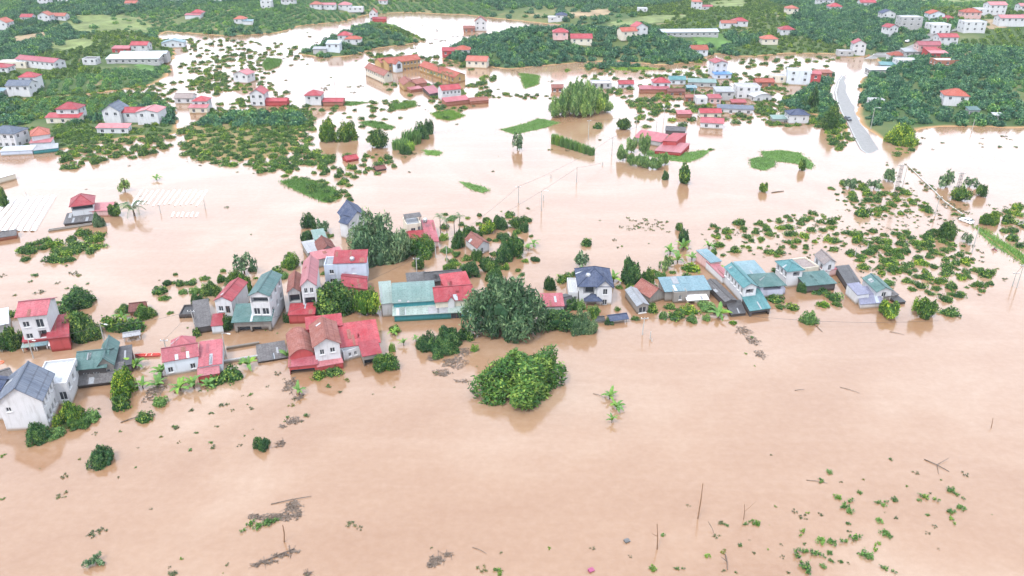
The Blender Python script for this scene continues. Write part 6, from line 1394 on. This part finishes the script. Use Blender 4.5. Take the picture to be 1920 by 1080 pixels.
# ---------------------------------------------------------------- people
def body_mesh(seated=False):
    V = [(0, 0, .92), (0, 0, 1.15), (0, 0, 1.38), (0, 0, 1.50), (0, -.01, 1.64), (0, -.01, 1.76),
         (.17, 0, 1.40), (.24, .02, 1.14), (.22, -.12, .92), (-.17, 0, 1.40), (-.24, .02, 1.14), (-.22, -.10, .92), (.10, 0, .88), (.12, -.03, .48), (.12, .02, .05), (.12, -.14, .02), (-.10, 0, .88), (-.12, .03, .48), (-.12, .06, .05), (-.12, -.10, .02)]
    if seated:
        for i, p_ in ((13, (.16, -.42, .82)), (14, (.16, -.36, .42)), (15, (.16, -.50, .40)), (17, (-.16, -.42, .82)), (18, (-.16, -.36, .42)), (19, (-.16, -.50, .40)), (8, (.26, -.48, 1.08)), (11, (-.26, -.48, 1.08))): V[i] = p_
    E = [(0, 1), (1, 2), (2, 3), (3, 4), (4, 5), (2, 6), (6, 7), (7, 8), (2, 9), (9, 10), (10, 11), (0, 12), (12, 13), (13, 14), (14, 15), (0, 16), (16, 17), (17, 18), (18, 19)]
    R = [.15, .14, .16, .06, .10, .07, .07, .05, .035, .07, .05, .035, .09, .065, .045, .04, .09, .065, .045, .04]
    me = bpy.data.meshes.new('body_skeleton'); me.from_pydata(V, E, []); o = bpy.data.objects.new('skeleton', me); col.objects.link(o)
    sk = o.modifiers.new('skin', 'SKIN'); o.modifiers.new('sub', 'SUBSURF').levels = 1
    for i, r_ in enumerate(R): me.skin_vertices[0].data[i].radius = (r_, r_ * .85)
    me.skin_vertices[0].data[0].use_root = True
    dg = bpy.context.evaluated_depsgraph_get(); out = bpy.data.meshes.new_from_object(o.evaluated_get(dg)); bpy.data.objects.remove(o); out.name = 'person_body'; return out
STAND, SIT = body_mesh(), body_mesh(True)
def clothes(name, shirt, trous):
    m, t, b = new_mat(name); tc = nd(t, 'ShaderNodeTexCoord'); sx = nd(t, 'ShaderNodeSeparateXYZ'); t.links.new(tc.outputs[3], sx.inputs[0])
    mr = nd(t, 'ShaderNodeMapRange', inp={1: 0, 2: 1.8}); t.links.new(sx.outputs[2], mr.inputs[0])
    cr = nd(t, 'ShaderNodeValToRGB'); cr.color_ramp.interpolation = 'CONSTANT'; e = cr.color_ramp.elements
    while len(e) < 4: e.new(.5)
    for i, (p_, c) in enumerate(((0, trous), (.51, shirt), (.82, (.42, .25, .18)), (.94, (.02, .018, .016)))): e[i].position = p_; e[i].color = tuple(c) + (1,)
    t.links.new(mr.outputs[0], cr.inputs[0]); t.links.new(cr.outputs[0], b.inputs['Base Color']); b.inputs['Roughness'].default_value = .85; return m
def person(x, y, rz, me, shirt, trous, label, dz=0.0):
    P = GT(x, y); P.z = max(P.z, 0) + dz; m2 = me.copy(); m2.materials.clear(); m2.materials.append(clothes('clothes', shirt, trous)); o = link('person', m2); o.location = P; o.rotation_euler.z = rz; tag(o, label, 'person')
for k, (x, y, sh, lab) in enumerate([(1628,107,(.4,.05,.05),'person in red shirt at the left of the crowd by the water edge'),(1633,105,(.05,.08,.25),'person in blue shirt in the crowd by the water edge'),(1637,106,(.6,.6,.6),'person in white shirt in the crowd by the water edge'),(1641,103,(.06,.06,.06),'person in black shirt at the right of the crowd by the water edge'),(1632,116,(.05,.05,.05),'person in dark clothes wading on the flooded upper road'),(1661,93,(.1,.1,.12),'person in dark clothes walking up the dry road'),(1655,95,(.1,.12,.2),'person in navy shirt walking left on the dry road'),(1584,145,(.05,.05,.06),'person in dark clothes at the left edge of the flooded upper road')]):
    person(x, y, k * 1.3, STAND, sh, (.05, .05, .07), lab, 0.0)
P = G(1864, 470); mo = empty('motorbike', (P.x, P.y, -.35), math.radians(-150)); 
for yy in (-.62, .62):
    q = MB(); ring = [(.0, yy + .29 * math.cos(a * .4488), .3 + .29 * math.sin(a * .4488)) for a in range(15)]; q.tube(ring, .05, 6, False); q.build('wheel', M['tyre'], mo)
q = MB(); q.tube([(0, -.62, .3), (0, -.45, .85), (0, -.1, .6), (0, .5, .65), (0, .62, .3)], [.05, .09, .16, .12, .05], 7); q.build('frame_body', M['red_paint'], mo)
q = MB(); q.box((0, .25, .78), (.12, 0, 0), (0, .4, 0), (0, 0, .05)); q.build('seat', M['tyre'], mo); q = MB(); q.tube([(-.32, -.42, 1.0), (0, -.5, .95), (.32, -.42, 1.0)], .02, 5); q.build('handlebar', M['steel'], mo)
tag(mo, 'motorbike half under water on the flooded road below the white car', 'motorbike')
o = link('person', SIT.copy()); o.data.materials.clear(); o.data.materials.append(clothes('clothes', (.06, .07, .1), (.05, .05, .06))); o.location = (P.x, P.y, -.42); o.rotation_euler.z = math.radians(-150); tag(o, 'person in dark clothes riding a motorbike through the flood', 'person')
# litter
for x, y, c, lab in [(1108,1070,(.22,.04,.10),'pink box adrift at the bottom of the water'),(1175,1015,(.08,.08,.08),'small dark crate adrift near the bottom')]:
    P = G(x, y); q = MB(); q.bx(-.4, .4, -.3, .3, -.2, .22); q.bx(-.43, .43, -.33, .33, .222, .27); m = plain('box%d' % x, c, .6); o = q.build('box', m); o.location = P; o.rotation_euler = (.15, .1, .5); tag(o, lab, 'box')
P = G(2, 680); q = MB(); ring = [(.5 * math.cos(a * .5236), .5 * math.sin(a * .5236), .05) for a in range(13)]; q.tube(ring, .12, 6, False); o = q.build('life_ring', plain('ring_orange', (.6, .12, .05), .5)); o.location = P; tag(o, 'orange red life ring afloat at the left edge', 'life ring')
# water tanks of steel on roofs
for x, y, z, lab in [(1103,515,6.6,'round steel water tank behind the blue villa roof'),(660,484,6.3,'steel water tank on the flat part of the pale blue house'),(797,411,5.2,'steel water tank on the damaged roof terrace')]:
    P = G(x, y, z); q = MB(); q.lathe((0, 0, -.9), [(.05, 0), (.6, .02), (.62, .9), (.5, 1.15), (.12, 1.3)], 12); o = q.build('water_tank', M['steel'], None, smooth=True); o.location = P; 
    l_ = MB(); 
    for a in range(4): c = Vector((.42 * math.cos(a * 1.57), .42 * math.sin(a * 1.57), 0)); l_ = MB(); l_.tube([c + Vector((0, 0, -2.2)), c + Vector((0, 0, -.9))], .04, 5); l_.build('leg', M['steel'], o)
    tag(o, lab, 'water tank')

# ---------------------------------------------------------------- haze
m = bpy.data.materials.new('haze_air'); m.use_nodes = True; t = m.node_tree; t.nodes.clear()
pv = nd(t, 'ShaderNodeVolumePrincipled'); pv.inputs['Color'].default_value = (.92, .97, 1.0, 1); pv.inputs['Density'].default_value = HAZE
pv.inputs['Anisotropy'].default_value = 0.0
ou = nd(t, 'ShaderNodeOutputMaterial'); t.links.new(pv.outputs[0], ou.inputs[1])
zt = float(ZZ.max()) + 30
hb = MB(); hb.bx(-9500, 9500, -4500, 14500, -3.5, zt)
tag(hb.build('haze', m), 'thin pale haze hanging over the flooded valley', 'haze', None, 'stuff')
